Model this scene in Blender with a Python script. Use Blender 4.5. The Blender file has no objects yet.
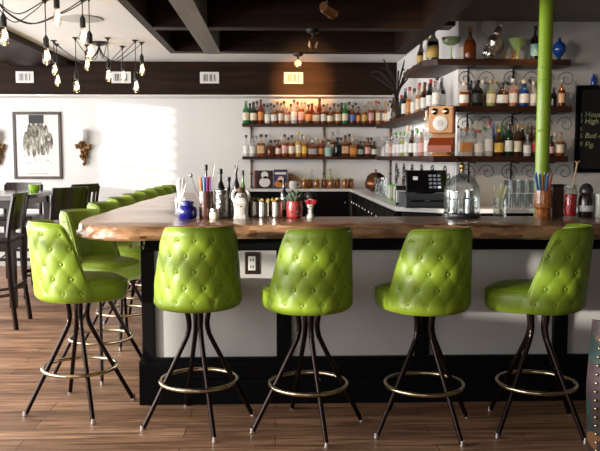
import bpy, bmesh, math, random
from math import sin, cos, pi, radians, atan, sqrt
from mathutils import Vector, Matrix
random.seed(7)
C = bpy.context.scene.collection
SC = bpy.context.scene

# ------------------------------------------------------------------ materials
MATS = {}
def _new(name):
    m = bpy.data.materials.new(name); m.use_nodes = True
    nt = m.node_tree; b = nt.nodes['Principled BSDF']
    return m, nt, b
def mat(name, col, rough=.5, metal=0., spec=.5, trans=0., coat=0., emit=None, es=0., alpha=1., var=0., scale=8., bump=0., ior=1.45):
    if name in MATS: return MATS[name]
    m, nt, b = _new(name)
    b.inputs['Base Color'].default_value = (*col, 1)
    b.inputs['Roughness'].default_value = rough
    b.inputs['Metallic'].default_value = metal
    b.inputs['Specular IOR Level'].default_value = spec
    b.inputs['Transmission Weight'].default_value = trans
    b.inputs['Coat Weight'].default_value = coat
    b.inputs['Coat Roughness'].default_value = .08
    b.inputs['Alpha'].default_value = alpha
    b.inputs['IOR'].default_value = ior
    if emit:
        b.inputs['Emission Color'].default_value = (*emit, 1); b.inputs['Emission Strength'].default_value = es
    if var or bump:
        tc = nt.nodes.new('ShaderNodeTexCoord'); n = nt.nodes.new('ShaderNodeTexNoise')
        n.inputs['Scale'].default_value = scale; n.inputs['Detail'].default_value = 4
        nt.links.new(tc.outputs['Object'], n.inputs['Vector'])
        if var:
            r = nt.nodes.new('ShaderNodeValToRGB')
            r.color_ramp.elements[0].position = .3; r.color_ramp.elements[1].position = .7
            r.color_ramp.elements[0].color = (*[c*(1-var) for c in col], 1)
            r.color_ramp.elements[1].color = (*[min(1, c*(1+var)) for c in col], 1)
            nt.links.new(n.outputs['Fac'], r.inputs['Fac']); nt.links.new(r.outputs['Color'], b.inputs['Base Color'])
        if bump:
            bp = nt.nodes.new('ShaderNodeBump'); bp.inputs['Strength'].default_value = bump; bp.inputs['Distance'].default_value = .01
            nt.links.new(n.outputs['Fac'], bp.inputs['Height']); nt.links.new(bp.outputs['Normal'], b.inputs['Normal'])
    MATS[name] = m
    return m

def wood(name, dark, light, rough=.35, axis='X', scale=1., coat=0., bump=.15, grain=9., spec=.5):
    if name in MATS: return MATS[name]
    m, nt, b = _new(name)
    tc = nt.nodes.new('ShaderNodeTexCoord'); mp = nt.nodes.new('ShaderNodeMapping')
    s = {'X': (.6, grain, grain), 'Y': (grain, .6, grain), 'Z': (grain, grain, .6)}[axis]
    mp.inputs['Scale'].default_value = [v*scale for v in s]
    n = nt.nodes.new('ShaderNodeTexNoise'); n.inputs['Scale'].default_value = 1.6; n.inputs['Detail'].default_value = 7
    n.inputs['Distortion'].default_value = .8
    r = nt.nodes.new('ShaderNodeValToRGB')
    r.color_ramp.elements[0].position = .32; r.color_ramp.elements[0].color = (*dark, 1)
    r.color_ramp.elements[1].position = .68; r.color_ramp.elements[1].color = (*light, 1)
    nt.links.new(tc.outputs['Object'], mp.inputs['Vector']); nt.links.new(mp.outputs['Vector'], n.inputs['Vector'])
    nt.links.new(n.outputs['Fac'], r.inputs['Fac']); nt.links.new(r.outputs['Color'], b.inputs['Base Color'])
    b.inputs['Roughness'].default_value = rough; b.inputs['Coat Weight'].default_value = coat; b.inputs['Coat Roughness'].default_value = .1; b.inputs['Specular IOR Level'].default_value = spec
    if bump:
        bp = nt.nodes.new('ShaderNodeBump'); bp.inputs['Strength'].default_value = bump; bp.inputs['Distance'].default_value = .004
        nt.links.new(n.outputs['Fac'], bp.inputs['Height']); nt.links.new(bp.outputs['Normal'], b.inputs['Normal'])
    MATS[name] = m
    return m

def floor_mat():
    m, nt, b = _new('floor planks')
    tc = nt.nodes.new('ShaderNodeTexCoord')
    br = nt.nodes.new('ShaderNodeTexBrick')
    br.inputs['Scale'].default_value = 1.
    br.inputs['Brick Width'].default_value = 1.3; br.inputs['Row Height'].default_value = .15
    br.inputs['Mortar Size'].default_value = .0025; br.inputs['Mortar Smooth'].default_value = .3
    br.inputs['Color1'].default_value = (.22, .118, .068, 1); br.inputs['Color2'].default_value = (.40, .235, .145, 1)
    br.inputs['Mortar'].default_value = (.05, .025, .015, 1)
    br.offset = .37
    nt.links.new(tc.outputs['Object'], br.inputs['Vector'])
    mp = nt.nodes.new('ShaderNodeMapping'); mp.inputs['Scale'].default_value = (1.1, 16, 1)
    n = nt.nodes.new('ShaderNodeTexNoise'); n.inputs['Scale'].default_value = 1.8; n.inputs['Detail'].default_value = 8; n.inputs['Distortion'].default_value = 1.
    nt.links.new(tc.outputs['Object'], mp.inputs['Vector']); nt.links.new(mp.outputs['Vector'], n.inputs['Vector'])
    r = nt.nodes.new('ShaderNodeValToRGB')
    r.color_ramp.elements[0].position = .34; r.color_ramp.elements[0].color = (.40, .36, .34, 1)
    r.color_ramp.elements[1].position = .66; r.color_ramp.elements[1].color = (1.35, 1.3, 1.25, 1)
    nt.links.new(n.outputs['Fac'], r.inputs['Fac'])
    mx = nt.nodes.new('ShaderNodeMix'); mx.data_type = 'RGBA'; mx.blend_type = 'MULTIPLY'; mx.inputs[0].default_value = 1
    nt.links.new(br.outputs['Color'], mx.inputs[6]); nt.links.new(r.outputs['Color'], mx.inputs[7])
    nt.links.new(mx.outputs[2], b.inputs['Base Color'])
    b.inputs['Roughness'].default_value = .46; b.inputs['Specular IOR Level'].default_value = .35
    bp = nt.nodes.new('ShaderNodeBump'); bp.inputs['Strength'].default_value = .12; bp.inputs['Distance'].default_value = .004
    nt.links.new(n.outputs['Fac'], bp.inputs['Height']); nt.links.new(bp.outputs['Normal'], b.inputs['Normal'])
    return m

def liquid_mat(name, glass, liq, fill):
    """glass bottle: liquid colour below the fill height (object z), bare glass above it"""
    if name in MATS: return MATS[name]
    m, nt, b = _new(name)
    tc = nt.nodes.new('ShaderNodeTexCoord'); sp = nt.nodes.new('ShaderNodeSeparateXYZ')
    nt.links.new(tc.outputs['Object'], sp.inputs['Vector'])
    gt = nt.nodes.new('ShaderNodeMath'); gt.operation = 'GREATER_THAN'; gt.inputs[1].default_value = fill
    nt.links.new(sp.outputs['Z'], gt.inputs[0])
    b.inputs['Base Color'].default_value = (*liq, 1); b.inputs['Roughness'].default_value = .06
    b.inputs['Transmission Weight'].default_value = .35; b.inputs['IOR'].default_value = 1.2; b.inputs['Coat Weight'].default_value = .6
    g = nt.nodes.new('ShaderNodeBsdfPrincipled')
    g.inputs['Base Color'].default_value = (*[c*.75 for c in glass], 1); g.inputs['Roughness'].default_value = .04
    g.inputs['Alpha'].default_value = .32 if min(glass) > .2 else .75; g.inputs['Coat Weight'].default_value = .6
    mx = nt.nodes.new('ShaderNodeMixShader'); out = nt.nodes['Material Output']
    nt.links.new(gt.outputs[0], mx.inputs[0]); nt.links.new(b.outputs[0], mx.inputs[1]); nt.links.new(g.outputs[0], mx.inputs[2])
    nt.links.new(mx.outputs[0], out.inputs['Surface'])
    MATS[name] = m
    return m

def glass_mat(name, tint, gloss=.9, rough=.03, base=.04):
    if name in MATS: return MATS[name]
    m, nt, b = _new(name); nt.nodes.remove(b)
    tr = nt.nodes.new('ShaderNodeBsdfTransparent'); tr.inputs['Color'].default_value = (*tint, 1)
    gl = nt.nodes.new('ShaderNodeBsdfGlossy'); gl.inputs['Color'].default_value = (gloss, gloss, gloss, 1); gl.inputs['Roughness'].default_value = rough
    lw = nt.nodes.new('ShaderNodeLayerWeight'); lw.inputs['Blend'].default_value = .35
    ad = nt.nodes.new('ShaderNodeMath'); ad.operation = 'MULTIPLY_ADD'; ad.inputs[1].default_value = .30; ad.inputs[2].default_value = base
    nt.links.new(lw.outputs['Fresnel'], ad.inputs[0])
    mx = nt.nodes.new('ShaderNodeMixShader'); nt.links.new(ad.outputs[0], mx.inputs[0]); nt.links.new(tr.outputs[0], mx.inputs[1]); nt.links.new(gl.outputs[0], mx.inputs[2])
    nt.links.new(mx.outputs[0], nt.nodes['Material Output'].inputs['Surface'])
    MATS[name] = m
    return m

def voronoi_mat(name, cols, scale, rough=.5, bump=.3):
    m, nt, b = _new(name)
    tc = nt.nodes.new('ShaderNodeTexCoord'); v = nt.nodes.new('ShaderNodeTexVoronoi'); v.inputs['Scale'].default_value = scale
    nt.links.new(tc.outputs['Object'], v.inputs['Vector'])
    sp = nt.nodes.new('ShaderNodeSeparateColor'); nt.links.new(v.outputs['Color'], sp.inputs[0])
    r = nt.nodes.new('ShaderNodeValToRGB'); r.color_ramp.interpolation = 'CONSTANT'
    e = r.color_ramp.elements
    e[0].color = (*cols[0], 1); e[0].position = 0
    e[1].color = (*cols[1], 1); e[1].position = 1/len(cols)
    for i, c in enumerate(cols[2:]):
        x = e.new((i+2)/len(cols)); x.color = (*c, 1)
    nt.links.new(sp.outputs[0], r.inputs['Fac']); nt.links.new(r.outputs['Color'], b.inputs['Base Color'])
    b.inputs['Roughness'].default_value = rough
    bp = nt.nodes.new('ShaderNodeBump'); bp.inputs['Strength'].default_value = bump; bp.inputs['Distance'].default_value = .01
    nt.links.new(v.outputs['Distance'], bp.inputs['Height']); nt.links.new(bp.outputs['Normal'], b.inputs['Normal'])
    return m

def paper_art_mat():
    """abstract grey-brown botanical print"""
    m, nt, b = _new('print art')
    tc = nt.nodes.new('ShaderNodeTexCoord'); mp = nt.nodes.new('ShaderNodeMapping'); mp.inputs['Scale'].default_value = (9, 1, 3.2)
    n = nt.nodes.new('ShaderNodeTexNoise'); n.inputs['Scale'].default_value = 2.2; n.inputs['Detail'].default_value = 5; n.inputs['Distortion'].default_value = 1.5
    nt.links.new(tc.outputs['Object'], mp.inputs['Vector']); nt.links.new(mp.outputs['Vector'], n.inputs['Vector'])
    r = nt.nodes.new('ShaderNodeValToRGB'); e = r.color_ramp.elements
    e[0].position = .38; e[0].color = (.05, .042, .03, 1); e[1].position = .68; e[1].color = (.62, .60, .55, 1)
    x = e.new(.53); x.color = (.22, .20, .15, 1)
    nt.links.new(n.outputs['Fac'], r.inputs['Fac']); nt.links.new(r.outputs['Color'], b.inputs['Base Color'])
    b.inputs['Roughness'].default_value = .6
    return m

DKW = mat('dark grey wall paint', (.09, .085, .08), .8)  # for unseen walls, darkened to cut the bounced fill light
WALL = mat('white wall paint', (.80, .79, .785), .75, bump=.04, scale=60)
CEIL = mat('white ceiling paint', (.80, .79, .775), .85)
DKBEAM = wood('dark stained beam', (.008, .0038, .0022), (.026, .0105, .0055), .5, 'X', 1.2, bump=.1, spec=.12)
DKBEAMY = wood('dark stained beam lengthwise', (.008, .0038, .0022), (.024, .010, .0055), .5, 'Y', 1.2, bump=.1, spec=.12)
GREYBEAM = wood('grey weathered beam', (.15, .13, .115), (.25, .225, .20), .6, 'Y', 1.)
TRIMW = mat('white trim paint', (.7, .69, .67), .4)
BLACK = mat('black painted wood', (.004, .004, .0045), .5, spec=.1, bump=.03, scale=40)
PANEL = mat('pale grey panel paint', (.50, .485, .47), .6, bump=.03, scale=30)
VINYL = mat('green vinyl', (.215, .315, .020), .42, var=.06, scale=14, bump=.04, coat=.06)
BUTTON = mat('green vinyl button', (.17, .26, .016), .4)
GUN = mat('bronze black metal', (.022, .014, .013), .16, .8)
BRASS = mat('antique brass ring', (.62, .52, .36), .18, 1.)
CHROME = mat('chrome', (.8, .8, .8), .1, 1.)
STEEL = mat('brushed steel', (.55, .54, .52), .3, 1.)
IRON = mat('dark iron', (.02, .018, .016), .45, .6)
PIPE = mat('bronze pipe', (.12, .10, .08), .4, .7)
GREENPOLE = mat('lime green pole paint', (.32, .50, .03), .3, coat=.3, bump=.05, scale=6)
SHELFW = wood('dark shelf wood', (.014, .005, .003), (.05, .017, .009), .45, 'X', 1., spec=.3)
DKCHAIR = wood('dark mahogany', (.006, .0022, .0022), (.020, .0065, .0055), .3, 'Z', 1., coat=.0, bump=.05, spec=.35)
COPPER = mat('copper', (.70, .36, .17), .28, 1.)
WHITEP = mat('white plastic', (.75, .74, .72), .4)
BLKP = mat('black plastic', (.008, .008, .009), .3)
QUARTZ = mat('white quartz', (.72, .71, .69), .25, var=.05, scale=20)
BRONZE = mat('gilt bronze', (.14, .07, .022), .42, .7, bump=.3, scale=50)
CLEAR = glass_mat('clear glass', (.93, .95, .95))
CLEARD = glass_mat('thick clear glass', (.78, .81, .82), base=.08)

# ------------------------------------------------------------------ mesh helpers
def NB(): return bmesh.new()
def obj(name, bm, m, parent=None, smooth=False, loc=None):
    me = bpy.data.meshes.new(name)
    bmesh.ops.recalc_face_normals(bm, faces=bm.faces[:])
    if smooth:
        for f in bm.faces: f.smooth = True
    bm.to_mesh(me); bm.free()
    if m: me.materials.append(m)
    if smooth: 
        try: me.set_sharp_from_angle(angle=radians(38))
        except Exception: pass
    o = bpy.data.objects.new(name, me); C.objects.link(o)
    if parent: o.parent = parent
    if loc: o.location = loc
    return o
def share(name, src, parent=None):
    o = bpy.data.objects.new(name, src.data); C.objects.link(o)
    if parent: o.parent = parent
    return o
def box(bm, x0, x1, y0, y1, z0, z1, bev=0.):
    x0, x1 = sorted((x0, x1)); y0, y1 = sorted((y0, y1)); z0, z1 = sorted((z0, z1))
    vs = [bm.verts.new(p) for p in ((x0,y0,z0),(x1,y0,z0),(x1,y1,z0),(x0,y1,z0),(x0,y0,z1),(x1,y0,z1),(x1,y1,z1),(x0,y1,z1))]
    fs = [bm.faces.new([vs[i] for i in q]) for q in ((3,2,1,0),(4,5,6,7),(0,1,5,4),(1,2,6,5),(2,3,7,6),(3,0,4,7))]
    if bev:
        es = list({e for f in fs for e in f.edges})
        bmesh.ops.bevel(bm, geom=es, offset=bev, segments=2, affect='EDGES', profile=.5)
    return bm
def B(x0, x1, y0, y1, z0, z1, bev=0.): return box(NB(), x0, x1, y0, y1, z0, z1, bev)
def lathe(bm, prof, seg=20, cx=0, cy=0, cz=0, sx=1, sy=1, n=2.):
    """revolve (r,z) pairs; n>2 squares the section"""
    rings = []
    for r, z in prof:
        if r < 1e-5: rings.append([bm.verts.new((cx, cy, cz+z))]); continue
        ring = []
        for i in range(seg):
            a = 2*pi*i/seg
            c, s = cos(a), sin(a)
            k = 1. if n == 2. else (abs(c)**n+abs(s)**n)**(-1/n)
            ring.append(bm.verts.new((cx+r*k*c*sx, cy+r*k*s*sy, cz+z)))
        rings.append(ring)
    for a, b in zip(rings, rings[1:]):
        if len(a) == 1 and len(b) == 1: continue
        for i in range(seg):
            j = (i+1) % seg
            if len(a) == 1: bm.faces.new((a[0], b[i], b[j]))
            elif len(b) == 1: bm.faces.new((a[j], a[i], b[0]))
            else: bm.faces.new((a[i], a[j], b[j], b[i]))
    for e, fl in ((rings[0], 0), (rings[-1], 1)):
        if len(e) > 1: bm.faces.new(e if fl else e[::-1])
    return bm
def smoothpts(pts, sub=6):
    """Catmull-Rom"""
    P = [Vector(p) for p in pts]; out = []
    for i in range(len(P)-1):
        p0 = P[max(i-1,0)]; p1 = P[i]; p2 = P[i+1]; p3 = P[min(i+2,len(P)-1)]
        for k in range(sub):
            t = k/sub
            out.append(.5*((2*p1)+(p2-p0)*t+(2*p0-5*p1+4*p2-p3)*t*t+(3*p1-p0-3*p2+p3)*t**3))
    out.append(P[-1]); return out
def tube(bm, pts, r, seg=8, closed=False):
    P = [Vector(p) for p in pts]; n = len(P); rs = r if hasattr(r, '__len__') else [r]*n
    rings = []; up = None
    for i in range(n):
        a = P[(i-1) % n] if (closed or i > 0) else P[i]; b = P[(i+1) % n] if (closed or i < n-1) else P[i]
        t = (b-a).normalized()
        if up is None:
            up = Vector((0,0,1)) if abs(t.z) < .9 else Vector((1,0,0))
        u = (up - t*up.dot(t))
        if u.length < 1e-4: u = t.orthogonal()
        u.normalize(); w = t.cross(u); up = u
        rings.append([bm.verts.new(P[i]+(u*cos(2*pi*k/seg)+w*sin(2*pi*k/seg))*rs[i]) for k in range(seg)])
    m = n if closed else n-1
    for i in range(m):
        A, Bq = rings[i], rings[(i+1) % n]
        for k in range(seg):
            l = (k+1) % seg
            bm.faces.new((A[k], A[l], Bq[l], Bq[k]))
    if not closed:
        bm.faces.new(rings[0][::-1]); bm.faces.new(rings[-1])
    return bm
def prism(bm, poly, z0, z1):
    lo = [bm.verts.new((x, y, z0)) for x, y in poly]; hi = [bm.verts.new((x, y, z1)) for x, y in poly]
    n = len(poly)
    bm.faces.new(lo[::-1]); bm.faces.new(hi)
    for i in range(n):
        j = (i+1) % n
        bm.faces.new((lo[i], lo[j], hi[j], hi[i]))
    return bm
def sphere(bm, c, r, seg=14, rings=8, sz=1., sx=1., sy=1.):
    M = Matrix.Translation(c) @ Matrix.Diagonal((sx, sy, sz, 1))
    bmesh.ops.create_uvsphere(bm, u_segments=seg, v_segments=rings, radius=r, matrix=M)
    return bm
def xform(bm, M):
    bmesh.ops.transform(bm, matrix=M, verts=bm.verts[:]); return bm

def tag(o, label, cat, group=None, kind=None):
    if label: o['label'] = label
    if cat: o['category'] = cat
    if group: o['group'] = group
    if kind: o['kind'] = kind
    return o
def thing(name, label, cat, loc=(0,0,0), rz=0., group=None):
    o = bpy.data.objects.new(name, None); C.objects.link(o); o.empty_display_size = .1
    o.location = loc; o.rotation_euler = (0, 0, rz)
    return tag(o, label, cat, group)
def struct(name, bm, m, smooth=False):
    o = obj(name, bm, m, None, smooth); o['kind'] = 'structure'; return o
def copy_tree(o, parent=None):
    c = o.copy(); C.objects.link(c)
    if parent: c.parent = parent
    for ch in [x for x in o.children]: copy_tree(ch, c)
    return c
ORD = ['first','second','third','fourth','fifth','sixth','seventh','eighth','ninth','tenth','eleventh','twelfth','thirteenth','fourteenth','fifteenth','sixteenth','seventeenth','eighteenth','nineteenth','twentieth','twenty-first','twenty-second','twenty-third','twenty-fourth','twenty-fifth','twenty-sixth']

# ------------------------------------------------------------------ camera
F = 765.; H = 1.46; PIT = atan(68.7/F); YAW = radians(1.9)
cam = bpy.data.cameras.new('camera'); camo = bpy.data.objects.new('camera', cam); C.objects.link(camo)
cam.sensor_fit = 'HORIZONTAL'; cam.sensor_width = 36; cam.lens = 36*F/600; cam.clip_start = .05; cam.clip_end = 200
camo.location = (0, 0, H); camo.rotation_euler = (pi/2-PIT, 0, -YAW)
SC.camera = camo
def ray(px, py):
    u = (px-300)/F; v = (225.5-py)/F
    x = u; y = cos(PIT)+v*sin(PIT); z = -sin(PIT)+v*cos(PIT)
    return (x*cos(YAW)+y*sin(YAW), -x*sin(YAW)+y*cos(YAW), z)
def UY(px, py, Y):
    r = ray(px, py); t = Y/r[1]; return Vector((r[0]*t, Y, H+r[2]*t))
def XY(px, Y, z=1.1):          # world X of a pixel column at depth Y
    v = 0.
    return UY(px, 225.5+(H-z)/Y*F-68.7, Y).x

# ------------------------------------------------------------------ room shell
CZ = 2.67; BY = 10.3; LX = -4.4; RX = 3.7; FY = -2.6
def floor_bm(): return B(LX-.2, RX+.2, FY-.2, BY+.2, -.1, 0)
struct('floor', floor_bm(), floor_mat())
struct('ceiling', B(LX-.2, RX+.2, FY-.2, BY+.2, CZ, CZ+.15), CEIL)
struct('wall_back', B(LX-.2, 1.62, BY, BY+.15, 0, CZ), WALL)
SX = 1.58; RY = 6.62
struct('wall_side', B(SX, SX+.15, RY, BY+.0, 0, CZ), WALL)
struct('wall_right_back', B(SX+.15, RX+.2, RY, RY+.15, 0, CZ), mat('warm grey wall paint', (.58, .565, .55), .75, bump=.04, scale=60))  # shade put into the colour: greyer than the white side wall
struct('wall_right', B(RX, RX+.15, FY-.2, RY, 0, CZ), DKW)
# left wall and front wall with window openings
def wall_with_openings(name, along, a0, a1, at, th, opens, m=None):
    bm = NB(); a = a0
    def add(p, q, z0, z1):
        if q-p < 1e-3 or z1-z0 < 1e-3: return
        if along == 'Y': box(bm, at-th, at, p, q, z0, z1)
        else: box(bm, p, q, at-th, at, z0, z1)
    for (p, q, z0, z1) in opens:
        add(a, p, 0, CZ); add(p, q, 0, z0); add(p, q, z1, CZ); a = q
    add(a, a1, 0, CZ)
    return struct(name, bm, m or WALL)
LOPEN = [(-1.4, 2.95, .55, 2.45), (3.2, 5.6, .55, 2.45), (6.1, 9.4, .55, 2.45)]
wall_with_openings('wall_left', 'Y', FY, BY, LX, .15, LOPEN)
FOPEN = [(-4.6, -2.2, .4, 2.45), (-1.6, .4, .4, 2.45)]
wall_with_openings('wall_front', 'X', LX-.15, RX+.2, FY, .15, FOPEN, DKW)
FRAMEM = mat('window frame black', (.02, .02, .02), .4)
k = 0
for (p, q, z0, z1) in LOPEN:
    k += 1
    bm = NB(); t = .05
    box(bm, LX-.11, LX-.03, p, q, z0, z0+t); box(bm, LX-.11, LX-.03, p, q, z1-t, z1)
    n = 3
    for i in range(n+1):
        y = p+(q-p-t)*i/n; box(bm, LX-.11, LX-.03, y, y+t, z0, z1)
    struct('window_%d' % k, bm, FRAMEM)
for (p, q, z0, z1) in FOPEN:
    k += 1
    bm = NB(); t = .05
    box(bm, p, q, FY-.11, FY-.03, z0, z0+t); box(bm, p, q, FY-.11, FY-.03, z1-t, z1)
    for i in range(3):
        x = p+(q-p-t)*i/2; box(bm, x, x+t, FY-.11, FY-.03, z0, z1)
    struct('window_%d' % k, bm, FRAMEM)
bm = NB()      # unseen blinds added to block the low sun, gaps cut to shape its patches
def sun_mask(y0, y1, z0, z1): box(bm, LX-.02, LX-.012, y0, y1, z0, z1)
for z0, z1 in ((.50, 1.10), (1.19, 1.37), (1.44, 2.47)): sun_mask(-1.45, 1.72, z0, z1)
sun_mask(1.72, 2.38, .50, 1.09); sun_mask(1.72, 3.0, 1.27, 1.335); sun_mask(1.72, 3.0, 1.78, 2.47)
sun_mask(3.15, 5.65, .50, 2.30)
sun_mask(6.05, 8.62, .50, 2.47); sun_mask(9.16, 9.45, .50, 2.47); sun_mask(8.62, 9.16, .50, 1.25)
for k_ in range(9): sun_mask(8.62, 9.16, 1.25+.15*k_, 1.25+.15*k_+.035)
struct('trim_13', bm, mat('roller blind', (.75, .74, .70), .8))
struct('baseboard_back', B(LX, -.45, BY-.02, BY, 0, .12), TRIMW)

# header beam along the back wall, with trim below it
HY = 9.95
def st(name, bm, m): return struct(name, bm, m)
st('trim_1', B(LX, SX, HY, BY, 2.25, CZ), DKBEAM)
bm = NB(); box(bm, LX, SX, HY-.03, BY, 2.232, 2.25, .004)
st('trim_2', bm, TRIMW)
# the dark coffered soffit over the bar
ZB = 2.35
st('trim_3', B(-.88, 1.10, 1.4, 6.75, CZ-.03, CZ), DKBEAM)
st('trim_4', B(-.895, -.84, 1.4, 6.75, ZB, CZ), DKBEAMY)
st('trim_5', B(-.60, -.46, 1.4, 6.75, ZB-.004, CZ-.03), GREYBEAM)
st('trim_6', B(1.03, 1.15, 1.4, 6.75, ZB, CZ), DKBEAMY)
XB = wood('crossbeam underside brown', (.010, .0050, .003), (.032, .014, .008), .5, 'X', 1.2, spec=.15)
for i, y in enumerate((3.0, 4.19, 5.40, 6.62)):
    st('trim_%d' % (7+i), B(-.84, 1.03, y, y+.13, ZB, CZ-.03), XB)
st('trim_14', B(1.15, RX, 1.4, RY, 2.615, CZ), mat('dark taupe soffit paint', (.17, .15, .135), .8))  # dark taupe panel under the ceiling, right of the coffered soffit
# left beam running in depth
st('trim_11', B(-3.3, -2.55, 1.4, HY, 2.60, CZ), DKBEAMY)
# dark ceiling return beside the side wall
st('trim_12', B(1.15, SX, 6.75, 7.0, 2.60, CZ), DKBEAM)
# white wall tiles on the side wall behind the counter, with iron-scroll pattern
# ------------------------------------------------------------------ wall items
def vent(px0, px1, which, z0=2.395, z1=2.54):
    x0 = UY(px0, 77, HY).x; x1 = UY(px1, 77, HY).x
    t = thing('air_vent', which, 'vent', ((x0+x1)/2, HY-.001, z0), 0, 'air vents on the dark header beam')
    w = (x1-x0)/2; h = z1-z0
    bm = NB(); b = .028
    box(bm, -w, w, -.012, 0, 0, b, .003); box(bm, -w, w, -.012, 0, h-b, h, .003)
    box(bm, -w, -w+b+.01, -.012, 0, b, h-b); box(bm, w-b-.01, w, -.012, 0, b, h-b)
    obj('frame', bm, WHITEP, t)
    obj('duct_opening', B(-w+b, w-b, -.002, 0, b, h-b), BLKP, t)
    n = 9
    for i in range(n):
        x = -w+.045+(2*w-.09)*i/(n-1)
        obj('vent_blade', B(x-.0035, x+.0035 + (.009 if i in (3, 6) else 0), -.010, -.002, b, h-b), WHITEP, t)
vent(16, 34, 'white wall vent on the dark header, leftmost, above the framed print')
vent(111.5, 131, 'white wall vent on the dark header behind the hanging bulbs')
vent(200, 219, 'white wall vent on the dark header just below the end of the grey beam')
vent(284, 303, 'white wall vent on the dark header lit by a copper spotlight')

# framed print
def framed_print():
    a = UY(15, 179, BY); c = UY(61, 112, BY)
    w = c.x-a.x; h = c.z-a.z
    t = thing('framed_print', 'dark framed print of grey feathers hanging on the white back wall', 'picture', (a.x, BY, a.z))
    bm = NB(); f = .035
    box(bm, 0, w, -.03, 0, 0, f, .004); box(bm, 0, w, -.03, 0, h-f, h, .004)
    box(bm, 0, f, -.03, 0, f, h-f, .004); box(bm, w-f, w, -.03, 0, f, h-f, .004)
    obj('frame', bm, wood('print frame wood', (.02, .01, .006), (.07, .035, .02), .4, 'Z'), t)
    obj('paper', B(f, w-f, -.012, -.006, f, h-f), mat('print paper', (.66, .65, .645), .5, coat=.2), t)
    art = paper_art_mat()
    for u, wd, z0, z1, tl in ((.23, .075, .42, .72, .10), (.31, .09, .33, .84, .05), (.42, .10, .30, .93, .02), (.52, .075, .34, .86, .0), (.61, .10, .30, .90, -.03), (.71, .09, .36, .82, -.05), (.79, .07, .44, .70, -.08)):
        bm = lathe(NB(), [(0, 0), (.30, .12), (.5, .4), (.48, .65), (.3, .9), (0, 1)], 12)
        xform(bm, Matrix.Translation((w*u, -.0132, h*z0)) @ Matrix.Rotation(tl, 4, 'Y') @ Matrix.Diagonal((w*wd*1.35, .002, h*(z1-z0), 1)))
        obj('feather', bm, art, t)
    obj('dark_panel', B(w*.33, w*.64, -.0142, -.0122, h*.83, h*.955), mat('print black', (.03, .03, .03), .6), t)
    bm = NB()
    rr = random.Random(4)
    for i in range(14):
        x = w*rr.uniform(.16, .84); z = h*rr.uniform(.2, .55)
        obj('print_mark', B(x, x+.014, -.0148, -.0126, z, z+.01), mat('print grey', (.2, .19, .18), .6), t)
    for i in range(10):
        x = w*(.28+.045*i); obj('print_letter', B(x, x+.012, -.0148, -.0126, h*.075, h*.09), mat('print grey', (.2, .19, .18), .6), t)
    bm = NB(); lathe(bm, [(.0, 0), (.055, .0), (.06, .02), (.02, .05), (.0, .055)], 12)
    xform(bm, Matrix.Translation((w*.6, -.0132, h*.3)) @ Matrix.Diagonal((1, .02, 1, 1)))
    obj('pale_emblem', bm, mat('print white', (.8, .8, .82), .6), t)
framed_print()

def sconce(px, py, label):
    p = UY(px, py, BY)
    t = thing('wall_sconce', label, 'sconce', (p.x, BY, p.z-.25), 0, 'gilt wall sconces')
    bm = NB()
    rr = random.Random(3)
    for i in range(34):     # carved gilt leaves tapering to a point
        f = i/33; w = .075*(1-f)**.7+.012
        sphere(bm, (rr.uniform(-w, w), -.03-rr.uniform(0, .03), .16-.26*f), .024-.010*f, 8, 6, 1.5)
    for s in (-1, 1):
        tube(bm, smoothpts([(0, -.05, .12), (s*.06, -.06, .13), (s*.09, -.06, .16), (s*.10, -.05, .145)], 4), [.014]*13, 6)
    obj('carved_bracket', bm, BRONZE, t, True)
    bm = NB(); lathe(bm, [(.01, 0), (.035, .01), (.045, .03), (.03, .035), (.012, .04)], 14, 0, -.08, .17)
    obj('candle_cup', bm, BRONZE, t, True)
    bm = NB(); lathe(bm, [(.028, 0), (.052, .02), (.05, .13), (.044, .15), (.042, .148), (.047, .13), (.048, .025), (.02, .01)], 16, 0, -.08, .205)
    obj('glass_shade', bm, mat('frosted white glass', (.85, .85, .85), .3, alpha=.8), t, True)
sconce(84, 138, 'gilt leaf wall sconce with white glass shade right of the framed print')
sconce(-1.5, 138, 'gilt leaf wall sconce cut off at the left edge of the photo')

# ------------------------------------------------------------------ bar base, top
BX0 = -.80; BYF = 4.44
def bar_base():
    t = thing('bar_counter', 'black framed bar base with pale grey recessed panels under the wooden top', 'bar counter', (0, 0, 0))
    RXB = 3.3
    bm = NB(); box(bm, BX0, RXB, BYF-.015, BYF+.35, 0, .15, .004)
    box(bm, BX0-.0, RXB, BYF-.008, BYF+.35, .15, .262, .004); box(bm, BX0+.01, RXB, BYF-.0, BYF+.35, .262, .278, .003)
    box(bm, BX0, BX0+.30, BYF+.35, 8.15, 0, .262, .004)
    obj('plinth', bm, BLACK, t)
    bm = NB(); box(bm, BX0+.02, RXB, BYF, BYF+.06, .915, 1.004, .004); box(bm, BX0+.02, BX0+.08, BYF+.06, 8.15, .915, 1.004, .004)
    obj('apron', bm, BLACK, t)
    xs = [(BX0+.02, UY(154, 300, BYF).x)]
    for i in range(5):
        a = UY(276.5+139*i, 300, BYF).x; xs.append((a, a+.088))
    for a, b in xs:
        obj('post', B(a, b, BYF, BYF+.08, .278, .915, .003), BLACK, t)
    for i in range(len(xs)-1):
        obj('panel', B(xs[i][1], xs[i+1][0], BYF+.028, BYF+.05, .278, .915), PANEL, t)
    obj('back_board', B(BX0+.1, RXB, BYF+.3, BYF+.34, .2, 1.0), BLACK, t)
    obj('side_board', B(BX0+.02, BX0+.06, BYF+.08, 8.15, .262, .915), PANEL, t)
    obj('inner_board', B(BX0+.26, BX0+.30, BYF+.34, 8.15, .0, 1.0), BLACK, t)
    return t
bar_base()

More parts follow.
